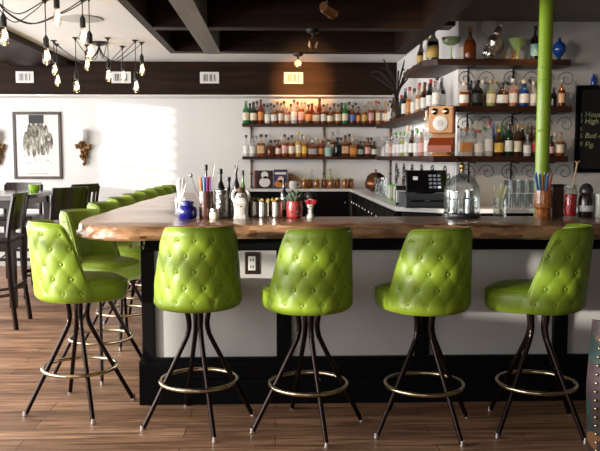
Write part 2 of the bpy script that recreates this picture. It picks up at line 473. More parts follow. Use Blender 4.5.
def bar_top():
    z0, z1 = 1.004, 1.082
    rr = random.Random(11)
    # outline counter-clockwise, corner by corner
    ctrl = [(-.78, 4.128), (-.45, 4.19), (-.1, 4.235), (.3, 4.243), (.7, 4.24), (1.1, 4.20), (1.5, 4.145), (1.9, 4.13), (2.6, 4.14), (3.3, 4.14)]
    front = [Vector((x, y, 0)) for x, y in ctrl]
    front = smoothpts(front, 9)
    back = [(3.3, 4.84), (2.6, 4.84), (1.9, 4.845), (1.2, 4.84), (.5, 4.84), (0, 4.845), (-.35, 4.87), (-.48, 5.0), (-.50, 5.4), (-.50, 6.2), (-.50, 7.2), (-.50, 8.25)]
    left = [(-1.02, 8.25), (-1.055, 8.05), (-1.10, 7.5), (-1.135, 6.8), (-1.15, 6.1), (-1.165, 5.4), (-1.168, 4.9), (-1.15, 4.55), (-1.115, 4.37), (-1.04, 4.245), (-.92, 4.165)]
    leftp = smoothpts([Vector((x, y, 0)) for x, y in left+[(-.78, 4.128)]], 6)[:-1]
    outline = [(p.x, p.y, 1) for p in front]+[(x, y, 0) for x, y in back]+[(p.x, p.y, 1) for p in leftp]
    bm = NB(); n = len(outline); rings = []
    cx, cy = .2, 4.7
    prof = [(.018, z0), (.002, z0+.012), (-.006, z0+.03), (.0, z0+.05), (-.002, z0+.066), (.004, z0+.074), (.010, z1)]
    for li, (ins, z) in enumerate(prof):
        ring = []
        for i, (x, y, live) in enumerate(outline):
            xa, ya, _ = outline[i-1]; xb, yb, _ = outline[(i+1) % n]
            tx, ty = xb-xa, yb-ya; l = sqrt(tx*tx+ty*ty) or 1
            nx, ny = ty/l, -tx/l
            wob = live*(.010*sin(x*13+y*7+z*60)+.006*sin(x*37-y*29+z*130+1)+rr.uniform(-.0045, .0045)) if 0 < li < 6 else live*.008*sin(x*13+y*7+z*60)
            d = -ins+wob
            ring.append(bm.verts.new((x+nx*d, y+ny*d, z)))
        rings.append(ring)
    for a, b in zip(rings, rings[1:]):
        for i in range(n):
            j = (i+1) % n; f = bm.faces.new((a[i], a[j], b[j], b[i]))
    f1 = bm.faces.new(rings[0][::-1]); f2 = bm.faces.new(rings[-1])
    bmesh.ops.triangulate(bm, faces=[f1, f2])
    m, nt, b = _new('live edge walnut slab')
    tc = nt.nodes.new('ShaderNodeTexCoord'); mp = nt.nodes.new('ShaderNodeMapping'); mp.inputs['Scale'].default_value = (.8, 7, 14)
    nz = nt.nodes.new('ShaderNodeTexNoise'); nz.inputs['Scale'].default_value = 1.7; nz.inputs['Detail'].default_value = 8; nz.inputs['Distortion'].default_value = 1.4
    nt.links.new(tc.outputs['Object'], mp.inputs['Vector']); nt.links.new(mp.outputs['Vector'], nz.inputs['Vector'])
    r = nt.nodes.new('ShaderNodeValToRGB'); e = r.color_ramp.elements
    e[0].position = .3; e[0].color = (.12, .045, .016, 1); e[1].position = .72; e[1].color = (.50, .28, .14, 1)
    x = e.new(.5); x.color = (.29, .13, .055, 1)
    nt.links.new(nz.outputs['Fac'], r.inputs['Fac']); nt.links.new(r.outputs['Color'], b.inputs['Base Color'])
    b.inputs['Roughness'].default_value = .34; b.inputs['Coat Weight'].default_value = .6; b.inputs['Coat Roughness'].default_value = .2; b.inputs['Specular IOR Level'].default_value = .4
    bp = nt.nodes.new('ShaderNodeBump'); bp.inputs['Strength'].default_value = .10; bp.inputs['Distance'].default_value = .004
    nt.links.new(nz.outputs['Fac'], bp.inputs['Height']); nt.links.new(bp.outputs['Normal'], b.inputs['Normal'])
    o = obj('live_edge_slab', bm, m, None, True)
    # rough bark edge
    m2, nt, b = _new('rough live edge')
    tc = nt.nodes.new('ShaderNodeTexCoord'); nz = nt.nodes.new('ShaderNodeTexNoise'); nz.inputs['Scale'].default_value = 22; nz.inputs['Detail'].default_value = 8
    mp = nt.nodes.new('ShaderNodeMapping'); mp.inputs['Scale'].default_value = (.35, .5, 1.3)
    nt.links.new(tc.outputs['Object'], mp.inputs['Vector']); nt.links.new(mp.outputs['Vector'], nz.inputs['Vector'])
    r = nt.nodes.new('ShaderNodeValToRGB'); e = r.color_ramp.elements
    e[0].position = .30; e[0].color = (.13, .055, .022, 1); e[1].position = .70; e[1].color = (.48, .27, .14, 1)
    nt.links.new(nz.outputs['Fac'], r.inputs['Fac']); nt.links.new(r.outputs['Color'], b.inputs['Base Color'])
    b.inputs['Roughness'].default_value = .42; b.inputs['Coat Weight'].default_value = .25; b.inputs['Coat Roughness'].default_value = .3
    bp = nt.nodes.new('ShaderNodeBump'); bp.inputs['Strength'].default_value = .5; bp.inputs['Distance'].default_value = .01
    nt.links.new(nz.outputs['Fac'], bp.inputs['Height']); nt.links.new(bp.outputs['Normal'], b.inputs['Normal'])
    o.data.materials.append(m2)
    for p in o.data.polygons:
        if abs(p.normal.z) < .75: p.material_index = 1
    tag(o, 'thick live-edge wooden bar top wrapping the corner, glossy brown slab', 'bar top')
bar_top()

# power outlet on the panel
def outlet():
    p = UY(252, 263, BYF+.028)
    t = thing('power_outlet', 'dark brown outlet plate with white sockets on the grey bar panel', 'outlet', (p.x, BYF+.028, p.z))
    obj('cover_plate', B(-.042, .042, -.009, 0, -.066, .066, .004), mat('brown plate', (.03, .012, .008), .3), t)
    s = obj('socket_insert', B(-.022, .022, -.014, -.009, -.042, .042, .004), WHITEP, t)
    for z in (-.02, .02):
        bm = NB()
        for x in (-.007, .007): box(bm, x-.0025, x+.0025, -.0155, -.014, z-.008, z+.008)
        obj('socket_slot', bm, BLKP, s)
outlet()
for i, (px, lab) in enumerate(((131.5, 'small silver bag hook under the slab, left one near the corner'), (144, 'small silver bag hook under the slab on the black corner post'))):
    p = UY(px, 243, BYF-.03)
    bm = NB(); tube(bm, smoothpts([(0, .02, 1.003-p.z), (0, .0, .02), (0, -.005, -.015), (0, -.03, -.03), (0, -.045, -.01)], 5), .006, 6)
    o = obj('bag_hook', bm, CHROME, None, True, (p.x, p.y, p.z)); tag(o, lab, 'hook', 'bag hooks under the bar slab')

# ------------------------------------------------------------------ bar stools
Z_B, Z_T = .655, 1.10
def shell_point(th, z, off=0.):
    """outer surface of the stool back; th from the rear, off inward"""
    q = (z-Z_B)/(Z_T-Z_B)
    a, b = .229-off, .226-off
    k = 1.-.115*max(0, q)**1.1
    d = (z-Z_B)
    if d < .04: k -= .09*(1-sqrt(max(0, 1-(1-d/.04)**2)))
    x = a*k*sin(th); y = -b*(k+.07*max(0, q))*cos(th)
    y -= .046*q*max(0, cos(th))+.0*q
    return x, y
def top_z(th):
    t = (abs(th)-radians(61))/radians(37)
    if t <= 0: return Z_T - .008*(abs(th)/radians(61))**5
    if t >= 1: return .752
    return .752+(Z_T-.008-.752)*(1-t)**1.7*(1+1.7*t)
DU, DV, V0 = radians(24.6), .083, 1.040
def tuft(th, z):
    u = th/DU+.5; v = (V0-z)/DV          # row 0 at the top, at half columns
    if v < 0:
        w = abs(sin(pi*u))
        return .0065+.0042*w**.55
    if v > 4:
        w = abs(sin(pi*(u+4*.5)))
        return .0065+.0042*w**.55
    a = u+v/2; b = u-v/2
    crease = (abs(sin(pi*a))*abs(sin(pi*b)))**.55
    ra, rb = a-round(a), b-round(b)
    dip = 1-math.exp(-(ra*ra+rb*rb)/.032)
    return .0042*crease+.0065*dip
def stool_proto():
    t = thing('bar_stool', '', 'bar stool', (0,0,0), 0, 'green tufted bar stools')
    # --- backrest shell
    bm = NB(); NTH, NZ = 132, 44; TM = radians(116)
    loops = []
    for i in range(NTH+1):
        th = -TM+2*TM*i/NTH; zt = top_z(th); loop = []
        for j in range(NZ+1):
            z = Z_B+(zt-.012-Z_B)*j/NZ
            x, y = shell_point(th, z)
            edge = min(1, (z-Z_B)/.03, (zt-z)/.03, (TM-abs(th))/radians(8))
            fade = max(0, edge)
            d = tuft(th, z)*fade*(1 if abs(th) < radians(90) else max(0, 1-(abs(th)-radians(90))/radians(14)))
            loop.append((x+sin(th)*d, y-cos(th)*d, z))
        th_i = .034
        x, y = shell_point(th, zt, .005); loop.append((x, y, zt-.003))
        x, y = shell_point(th, zt, .016); loop.append((x, y, zt))
        x, y = shell_point(th, zt, .030); loop.append((x, y, zt-.004))
        for j in range(9):
            z = zt-.014+(.70-zt+.014)*j/8
            x, y = shell_point(th, z, .040+.006*sin(pi*j/8)); loop.append((x, y, z))
        loops.append([bm.verts.new(p) for p in loop])
    m = len(loops[0])
    for a, b in zip(loops, loops[1:]):
        for j in range(m):
            l = (j+1) % m
            bm.faces.new((a[j], b[j], b[l], a[l]))
    bm.faces.new(loops[0]); bm.faces.new(loops[-1][::-1])
    back = obj('backrest', bm, VINYL, t, True)
    # welt piping along the top edge
    pts = []
    for i in range(81):
        th = -TM+2*TM*i/80; zt = top_z(th); x, y = shell_point(th, zt, .006); pts.append((x, y, zt-.001))
    bm = NB(); tube(bm, pts, .0055, 6); obj('piping', bm, VINYL, back, True)
    # buttons
    bmesh_btn = None
    for row in range(5):
        z = V0-row*DV
        for c in range(-4, 5):
            th = (c-(.5 if row % 2 == 0 else 0.))*DU
            if row % 2 == 0: th = (c+.5)*DU
            if abs(th) > radians(90) or z > top_z(th)-.028: continue
            x, y = shell_point(th, z)
            if bmesh_btn is None:
                bm = NB(); sphere(bm, (0, 0, 0), .0105, 10, 6, 1, 1, .55)
                o = obj('button', bm, BUTTON, back, True); bmesh_btn = o
            else: o = share('button', bmesh_btn, back)
            o.location = (x+sin(th)*.002, y-cos(th)*.002, z); o.rotation_euler = (0, 0, th)
    # --- seat
    bm = NB(); seg = 56
    prof = [(.80, .650), (.93, .657), (.985, .675), (1., .70), (1., .735), (.985, .755), (.94, .769), (.82, .780), (.55, .789), (.0, .792)]
    rings = []
    for k, z in prof:
        if k == 0: rings.append([bm.verts.new((0, .04, z))]); continue
        ring = []
        for i in range(seg):
            a = 2*pi*i/seg; c, s = cos(a), sin(a)
            n = 3.3 if s > 0 else 2.4; r = (abs(c)**n+abs(s)**n)**(-1/n)
            yy = r*s*(.275 if s > 0 else .205)
            xx = r*c*(.226-.02*max(0, s))
            ring.append(bm.verts.new((xx*k, yy*k, z-(.010*max(0, s)))))
        rings.append(ring)
    for a, b in zip(rings, rings[1:]):
        for i in range(seg):
            j = (i+1) % seg
            if len(b) == 1: bm.faces.new((a[i], a[j], b[0]))
            else: bm.faces.new((a[i], a[j], b[j], b[i]))
    bm.faces.new(rings[0][::-1])
    seat = obj('seat', bm, VINYL, t, True)
    bm = NB(); pts = []
    for i in range(seg):
        a = 2*pi*i/seg; c, s = cos(a), sin(a); n = 3.3 if s > 0 else 2.4; r = (abs(c)**n+abs(s)**n)**(-1/n)
        pts.append((r*c*(.226-.02*max(0, s))*.985, r*s*(.275 if s > 0 else .205)*.985, .757-.010*max(0, s)))
    tube(bm, pts, .005, 6, True); obj('seat_piping', bm, VINYL, seat, True)
    bm = NB(); lathe(bm, [(.0, .632), (.085, .632), (.09, .64), (.09, .652), (0, .652)], 20); obj('swivel_plate', bm, GUN, t, True)
    # --- legs
    for i in range(4):
        al = radians(20+90*i); ca, sa = cos(al), sin(al)
        path = [(.062, .640), (.055, .60), (.05, .555), (.056, .515), (.075, .465), (.19, .238), (.307, .012)]
        pts = smoothpts([(r*ca, r*sa, z) for r, z in path], 5)
        bm = NB(); tube(bm, pts, [.0155 - .003*min(1, k/len(pts)) for k in range(len(pts))], 10)
        lg = obj('leg', bm, GUN, t, True)
        bm = NB(); lathe(bm, [(.012, .0), (.014, .003), (.0125, .016), (.0105, .03)], 10, .311*ca, .311*sa, 0)
        obj('foot_glide', bm, CHROME, lg, True)
    bm = NB(); tube(bm, [(.208*cos(2*pi*i/56), .208*sin(2*pi*i/56), .245) for i in range(56)], .0115, 10, True)
    obj('footrest_ring', bm, BRASS, t, True)
    return t
proto = stool_proto()
R = radians
SPOTS = [ # x, y, turn of the seat (0 faces the bar), turn of the legs
 (-.418, 4.115, R(13), R(0), 'green tufted bar stool nearest the bar corner, just left of the power outlet', ),
 (.178, 4.03, R(27), R(-5), 'green tufted bar stool below the red cactus pot, seat turned slightly left', ),
 (.800, 4.00, R(27), R(8), 'green tufted bar stool below the cash register, seat turned left', ),
 (1.412, 4.005, R(62), R(14), 'green tufted bar stool at the right, turned sideways showing its seat', ),
 (-1.135, 4.40, R(-66), R(6), 'green tufted bar stool at the left end, back to the camera by the corner', ),
]
ROWL = ['green stool first behind the slab corner, smooth inside of its back visible']
ROWL += ['%s green stool behind the slab corner along the left side of the bar' % q for q in ('second', 'third', 'fourth', 'fifth', 'sixth', 'seventh')]
ROWL += ['farthest green stool along the left side of the bar, just left of the white straws']
rowx = [(-1.18, 5.14, -114), (-1.20, 6.02, -104), (-1.21, 6.76, -102), (-1.21, 7.42, -100), (-1.205, 8.08, -98), (-1.20, 8.70, -96), (-1.19, 9.22, -95), (-1.17, 9.74, -94)]
for (x, y, d), lab in zip(rowx, ROWL): SPOTS.append((x, y, R(d), R(random.uniform(-20, 20)), lab))
for i, s in enumerate(SPOTS):
    o = proto if i == 0 else copy_tree(proto)
    o.location = (s[0], s[1], 0); o.rotation_euler = (0, 0, s[2]); o['label'] = s[4]
    for ch in o.children:
        if ch.name.startswith('leg') or ch.name.startswith('footrest'):
            ch.rotation_euler = (0, 0, s[3]-s[2])

def UX(px, py, X):
    r = ray(px, py); t = X/r[0]; return Vector((X, r[1]*t, H+r[2]*t))
# ------------------------------------------------------------------ back counter and cabinets
KZ = 1.045
def counter():
    poly = [(-.40, 9.95), (.985, 9.95), (1.0, 6.33), (1.36, 6.06), (3.5, 6.04), (3.5, RY-.002), (SX-.002, RY-.002), (SX-.002, BY-.022), (-.40, BY-.022)]
    bm = prism(NB(), poly, KZ-.035, KZ)
    o = obj('countertop', bm, QUARTZ); tag(o, 'white countertop behind the bar, turning the corner towards the cash register', 'countertop')
    def cab(name, poly, label):
        t = thing(name, label, 'cabinet', (0, 0, 0))
        obj('body', prism(NB(), poly, 0, KZ-.036), BLACK, t); return t
    a = cab('back_cabinet', [(-.38, 9.99), (.97, 9.99), (.97, BY-.03), (-.38, BY-.03)], 'black cabinet under the white counter along the back wall')
    for x in (-.36, .09, .54): 
        d = obj('door', B(x, x+.42, 9.965, 9.989, .1, KZ-.06, .004), BLACK, a)
        bm = NB(); lathe(bm, [(.0, 0), (.008, .002), (.016, .014), (.012, .024), (0, .026)], 10); xform(bm, Matrix.Rotation(pi/2, 4, 'X')); 
        obj('knob', bm, CHROME, d, True, (x+.38, 9.963, .86))
    b = cab('side_cabinet', [(1.03, 6.38), (SX-.004, 6.38), (SX-.004, 9.985), (1.03, 9.985)], 'black cabinet under the counter running along the side wall, small silver knobs')
    for i in range(6):
        y = 6.42+.59*i
        d = obj('drawer', B(1.008, 1.029, y, y+.56, .62, KZ-.06, .004), BLACK, b)
        for yy in (y+.15, y+.41):
            bm = NB(); lathe(bm, [(.0, 0), (.008, .002), (.017, .014), (.013, .024), (0, .026)], 10); xform(bm, Matrix.Rotation(-pi/2, 4, 'Y'))
            obj('knob', bm, CHROME, d, True, (1.006, yy, .88))
    c = cab('front_cabinet', [(1.38, 6.10), (3.45, 6.09), (3.45, RY-.005), (SX+.002, RY-.005), (SX+.002, 6.375), (1.06, 6.375)], 'black cabinet under the counter below the cash register')
counter()

# ------------------------------------------------------------------ shelves
Z2, Z1 = UY(320, 123.4, 10.05).z, UY(320, 156.4, 10.05).z
SLX = UY(242, 125, 10.05).x
def pipe_bracket(t, x, z0, z1):
    bm = NB(); tube(bm, [(x, BY-.025, z0), (x, BY-.025, z1)], .012, 10)
    for z in (z0+.02, (z0+z1)/2, z1-.02): lathe(bm, [(.018, -.014), (.020, 0), (.018, .014)], 10, x, BY-.025, z)
    tube(bm, [(x, BY-.025, z1-.05), (x, BY-.002, z1-.05)], .010, 8); tube(bm, [(x, BY-.025, z0+.06), (x, BY-.002, z0+.06)], .010, 8)
    obj('pipe_support', bm, PIPE, t, True)
def back_shelf(z, lab, zp):
    t = thing('bottle_shelf', lab, 'shelf', (0, 0, 0), 0, 'bottle shelves on the back wall')
    obj('board', B(SLX, 1.328, 10.05, BY-.002, z-.04, z, .004), SHELFW, t)
    for px in (251, 324, 391): pipe_bracket(t, UY(px, 140, BY-.07).x, zp, z-.041)
back_shelf(Z2, 'upper dark wooden bottle shelf on the back wall with pipe supports', Z1+.0)
back_shelf(Z1, 'lower dark wooden bottle shelf on the back wall with pipe supports', KZ+.001)
SRX = UY(572, 108, 6.33).x
R2, R1, R3 = UY(500, 106, 6.33).z, UY(500, 156, 6.33).z, UY(500, 59, 6.33).z
def scroll(cx, cy, z, s, turns=1.6):
    pts = []
    for i in range(30):
        a = i/29; th = a*turns*2*pi; r = .075*(1-a*.82)
        pts.append((cx+s*(r*cos(th)-.03), cy, z-.08+r*sin(th)))
    return pts
def corner_shelf(z, poly, lab, brackets):
    t = thing('corner_shelf', lab, 'shelf', (0, 0, 0), 0, 'corner bottle shelves')
    obj('board', prism(NB(), poly, z-.05, z), SHELFW, t)
    for bx in brackets:
        bm = NB(); tube(bm, scroll(bx, RY-.05, z-.06, 1), .0035, 6); tube(bm, scroll(bx+.13, RY-.05, z-.06, -1, 1.3), .003, 6)
        tube(bm, [(bx, RY-.03, z-.052), (bx, RY-.03, z-.23)], .008, 6); tube(bm, [(bx-.001, RY-.25, z-.056), (bx, RY-.03, z-.056)], .006, 6)
        obj('scroll_bracket', bm, IRON, t, True)
corner_shelf(R2, [(1.33, BY-.28), (1.33, 6.56), (1.47, 6.33), (SRX, 6.33), (SRX, RY-.002), (SX-.002, RY-.002), (SX-.002, BY-.28)], 'middle dark bottle shelf turning the corner beside the green pole', (1.66, 2.05, 2.35))
corner_shelf(R1, [(1.33, BY-.28), (1.33, 6.50), (1.27, 6.36), (1.29, 6.20), (1.49, 6.20), (1.53, 6.33), (SRX-.02, 6.33), (SRX-.02, RY-.002), (SX-.002, RY-.002), (SX-.002, BY-.28)], 'lowest dark bottle shelf turning the corner above the cash register', (1.68, 2.05, 2.35))
corner_shelf(R3, [(1.235, 7.40), (1.235, 6.44), (1.34, 6.33), (UY(571, 60, 6.33).x, 6.33), (UY(571, 60, 6.33).x, RY-.002), (SX-.002, RY-.002), (SX-.002, 7.40)], 'top dark shelf turning the corner, holding glasses and a blue vase', (1.66, 2.05, 2.35))

# white scroll-pattern tiles on the side wall between counter and lowest shelf
def tile(y0, y1, lab):
    t = thing('scroll_tile', lab, 'wall tile', (SX, y0, KZ+.005), 0, 'white scroll tiles behind the counter')
    h = R1-.06-KZ-.01; w = y1-y0
    obj('glazed_face', B(-.012, 0, .006, w-.006, 0, h, .003), mat('glazed white tile', (.78, .78, .76), .2), t)
    bm = NB()
    for s, cy, cz in ((1, w*.35, h*.55), (-1, w*.68, h*.32), (1, w*.6, h*.74)):
        pts = [(-.014, cy+s*(.075*(1-.8*i/25))*cos(i/25*9), cz+(.075*(1-.8*i/25))*sin(i/25*9)) for i in range(26)]
        tube(bm, pts, .006, 5)
        tube(bm, smoothpts([(-.014, cy+s*.075, cz), (-.014, cy+s*.10, cz-.04), (-.014, cy+s*.05, cz-.075)], 5), .005, 5)
    obj('scroll_ornament', bm, IRON, t, True)
for i in range(6): tile(6.66+.56*i, 6.66+.56*(i+1), ORD[i]+' white tile with black scrolls, counted from the front, on the side wall')

# ------------------------------------------------------------------ bottles
GL = { # glass, liquid
 'green': ((.02,.30,.07), (.02,.26,.06)), 'dark green': ((.012,.06,.02), (.008,.04,.012)), 'amber': ((.75,.55,.35), (.30,.075,.012)),
 'dark amber': ((.35,.14,.05), (.16,.035,.008)), 'red': ((.35,.06,.04), (.22,.022,.014)), 'clear': ((.85,.87,.87), (.72,.72,.70)),
 'black': ((.012,.012,.012), (.008,.008,.008)), 'blue': ((.03,.10,.35), (.02,.07,.30)), 'yellow': ((.8,.65,.3), (.72,.45,.10)),
 'orange': ((.8,.5,.3), (.55,.17,.03)), 'pink': ((.8,.6,.55), (.55,.24,.16)), 'white': ((.75,.74,.72), (.75,.74,.72)), 'brown': ((.12,.05,.02), (.06,.02,.008)),
 'pale green': ((.6,.7,.4), (.45,.50,.16)), 'peach': ((.8,.6,.4), (.5,.24,.10)) }
LB = {'white': (.78,.77,.75), 'cream': (.74,.66,.50), 'yellow': (.75,.5,.08), 'orange': (.62,.26,.07), 'black': (.015,.015,.015), 'red': (.45,.03,.03), 'teal': (.25,.48,.45), 'blue': (.10,.16,.50), 'pink': (.7,.4,.38), 'green': (.1,.3,.06), 'tan': (.55,.36,.2), 'gold': (.55,.38,.10), 'grey': (.3,.3,.3)}
CAPC = dict(LB); CAPC['wooden'] = (.35, .2, .09); CAPC['brown'] = (.08, .03, .015)
SHAPES = {
 'round-shouldered': lambda r, h: [(0, 0), (r*.94, 0), (r, .008), (r, h*.56), (r*.9, h*.64), (r*.5, h*.72), (r*.36, h*.77), (r*.33, h*.93), (r*.38, h*.95), (r*.38, h*.97), (0, h*.97)],
 'slender': lambda r, h: [(0, 0), (r*.9, 0), (r, .008), (r, h*.5), (r*.92, h*.58), (r*.6, h*.70), (r*.40, h*.80), (r*.36, h*.96), (0, h*.96)],
 'squat': lambda r, h: [(0, 0), (r*.92, 0), (r, .012), (r*1.03, h*.3), (r, h*.5), (r*.75, h*.62), (r*.4, h*.68), (r*.30, h*.72), (r*.30, h*.92), (r*.36, h*.94), (0, h*.95)],
 'square': lambda r, h: [(0, 0), (r*.94, 0), (r, .008), (r, h*.60), (r*.85, h*.66), (r*.42, h*.70), (r*.36, h*.73), (r*.34, h*.92), (0, h*.94)],
 'straight': lambda r, h: [(0, 0), (r*.95, 0), (r, .006), (r, h*.68), (r*.86, h*.73), (r*.45, h*.79), (r*.42, h*.95), (0, h*.95)],
}
BM = {}
def bottle(x, y, z, col, lab, cap, shape, h, r, label, group, rz=0.):
    key = (shape, round(h, 2), round(r, 3), col)
    h, r = round(h, 2), round(r, 3)
    n = 5. if shape == 'square' else 2.
    if key not in BM:
        g, l = GL[col]
        m = liquid_mat('%s bottle %.2f' % (col, h), g, l, h*(.60 if col not in ('clear',) else .5))
        bm = lathe(NB(), SHAPES[shape](r, h), 16, n=n)
        o = obj('liquor_bottle', bm, m, None, True); BM[key] = o.data
    else:
        o = bpy.data.objects.new('liquor_bottle', BM[key]); C.objects.link(o)
    o.location = (x, y, z); o.rotation_euler = (0, 0, rz)
    tag(o, label, 'bottle', group)
    if cap:
        k2 = ('cap', round(h, 2), round(r, 3), cap)
        if k2 not in BM:
            m = mat('cap '+cap, CAPC[cap], .35)
            q = obj('cap', lathe(NB(), [(0, h*.875), (r*.42, h*.875), (r*.44, h*.885), (r*.43, h), (0, h*1.002)], 10), m, o, True); BM[k2] = q.data
        else:
            q = bpy.data.objects.new('cap', BM[k2]); C.objects.link(q); q.parent = o
    if lab:
        k3 = ('lab', shape, round(h, 2), round(r, 3), lab)
        if k3 not in BM:
            m = mat('label '+lab, LB[lab], .55, var=.12, scale=60)
            za, zb = (h*.14, h*.48)
            rr = r*1.03 if shape == 'squat' else r
            bm = NB(); rings = []
            for zz in (za, zb):
                ring = []
                for i in range(15):
                    a = -pi/2+radians(-100+200*i/14); c, s = cos(a), sin(a)
                    k = 1. if n == 2. else (abs(c)**n+abs(s)**n)**(-1/n)
                    ring.append(((rr+.0012)*k*c, (rr+.0012)*k*s, zz))
                rings.append(ring)
            va = [bm.verts.new(p) for p in rings[0]]; vb = [bm.verts.new(p) for p in rings[1]]
            for i in range(14): bm.faces.new((va[i], va[i+1], vb[i+1], vb[i]))
            # a printed band across the label
            q = obj('label', bm, m, o, True); BM[k3] = q.data
        else:
            q = bpy.data.objects.new('label', BM[k3]); C.objects.link(q); q.parent = o
    return o
def desc(col, shape, lab, cap):
    s = '%s %s bottle' % (col, shape)
    if lab: s += ' with %s label' % lab
    elif cap: s += ' with %s cap' % cap
    return s
RS, SL, SQ, SR, ST = 'round-shouldered', 'slender', 'squat', 'square', 'straight'
S20 = .30/22          # metres per pixel of bottle height on the back wall
def run(rows, Y, z, group, place, scale, seed=1):
    rr = random.Random(seed)
    for i, (px, col, lab, cap, sh, hp, wp) in enumerate(rows):
        gap = min([abs(px-q[0]) for q in rows if q is not rows[i]])
        h = hp*scale; x = UY(px, 120, Y).x
        nb = [q for q in (rows[i-1] if i else None, rows[i+1] if i < len(rows)-1 else None) if q]
        r = min(wp*scale/2, min(abs(px-q[0])*Y/F*wp/(wp+q[6]) for q in nb)*.92/(1.04 if sh == SQ else 1.0))
        bottle(x, Y, z, col, lab, cap, sh, h, r, desc(col, sh, lab, cap)+', '+ORD[i]+' from left, '+place, group, rr.uniform(-.25, .25))
UP_F = [(246,'green','cream','green',SL,21,6.5),(253.5,'dark green','cream','black',SL,20.5,6.5),(260.8,'red','orange','brown',SL,22.5,6.6),(267.5,'clear','white','black',RS,17.5,7),
 (274,'amber','white','black',RS,17.5,7),(281,'amber','cream','black',ST,20,6.5),(287.3,'pink','cream','cream',SQ,17,7),(294,'clear','white','black',ST,23,7),(301.3,'amber','pink','cream',RS,22.5,6.8),
 (308.5,'dark amber','orange','black',SQ,18,7.2),(315.8,'amber','cream','wooden',SR,17,7.4),(323.3,'amber','white','black',RS,18.5,6.2),(330,'amber','cream','black',SQ,15.5,7.4),(338,'amber','cream','black',ST,18,6.4),
 (345,'green','cream','green',RS,20,6.6),(352.5,'dark amber','blue','black',RS,17.5,6.2),(358.5,'red','orange','black',SQ,16,5.8),(364.5,'amber','gold','wooden',SQ,17.5,7.2),(371,'amber','pink','orange',ST,21,6.4),
 (378.6,'peach','cream','red',SL,21,5.8),(384.6,'amber','white','gold',SL,21,5.2)]
UP_B = [(250,'dark green',None,'black',SL,20,6),(257,'amber',None,'brown',SL,22,6),(264,'amber',None,'black',SL,19,6),(271,'clear',None,'black',RS,20,6),(277.6,'amber','white','black',SL,21.5,6),(284,'clear',None,'black',SL,22,6),(291,'amber','cream','black',SL,19,6),
 (297.6,'amber',None,'red',SL,21,6),(305,'clear',None,'grey',SL,21,6),(312,'red','pink','black',SL,20,6),(319.5,'red',None,'black',SL,24,6),(326.6,'amber',None,'grey',SL,20,6),(334,'amber','white','black',SL,20,6),(341.5,'brown',None,'black',SL,20.5,6),(349,'amber',None,'black',SL,21,6),(355.6,'clear',None,'black',SL,20.5,6),(368,'clear',None,'grey',SL,22,5.5),(376,'orange',None,'red',SL,22.5,5.5),(387.5,'clear',None,'black',SL,20,5)]
LO_F = [(246,'clear','white','black',SL,20.5,6.6),(252.3,'clear','white','black',SL,19.5,6.4),(261,'amber','tan','black',SR,21,7.6),(270.5,'dark amber',None,'black',SQ,15.5,9),(278,'red','cream','black',RS,16.5,5.8),(284.6,'amber','pink','black',RS,21,6.2),
 (291.6,'amber','cream','black',RS,20.5,6.6),(298.4,'yellow','cream','yellow',SL,23.5,6),(304.5,'orange','yellow','cream',RS,20,5.8),(313,'dark amber','grey','cream',SR,15.5,8.8),(321,'red','orange','orange',ST,16.5,6),(328.5,'clear','teal','black',SQ,16.5,8),
 (337.6,'black',None,'black',RS,18.5,7.4),(345.3,'dark amber','brown' if False else 'tan','brown',SR,20.5,7),(353,'orange','orange','cream',SR,17,7),(360.8,'dark green','grey','black',SQ,14.5,6.5),(368,'dark amber','pink','black',ST,18.5,6.4),(374.5,'brown','white','black',SQ,14.5,6)]
LO_B = [(256,'clear',None,'grey',RS,20,6),(266,'clear',None,'black',SL,21.5,6),(275,'amber',None,'black',SL,16.5,6),(282,'pink','pink','cream',SL,19,6),(288.5,'orange','orange','black',SL,18,6),(295,'peach','orange','cream',SL,17,6),(302,'yellow','orange','grey',SL,21,6),(309,'orange','peach' if False else 'orange','cream',SL,18,6),(317,'peach','cream','cream',SL,18,6),(325,'peach','orange','gold',SL,18,6),(333,'amber','cream','grey',SL,24,5.5),(341,'amber',None,'black',SL,18,6),(349.4,'amber','tan','black',SL,22,6),(357,'amber',None,'cream',SL,19,6),(364,'amber','tan','black',SL,15,6),(371.5,'amber',None,'black',SL,18.5,6)]
run(UP_F, 10.095, Z2, 'front row of bottles on the upper back shelf', 'front row, upper back shelf', S20)
run(UP_B, 10.205, Z2, 'rear row of bottles on the upper back shelf', 'rear row, upper back shelf', S20, 2)
run(LO_F, 10.10, Z1, 'front row of bottles on the lower back shelf', 'front row, lower back shelf', S20, 3)
run(LO_B, 10.21, Z1, 'rear row of bottles on the lower back shelf', 'rear row, lower back shelf', S20, 4)
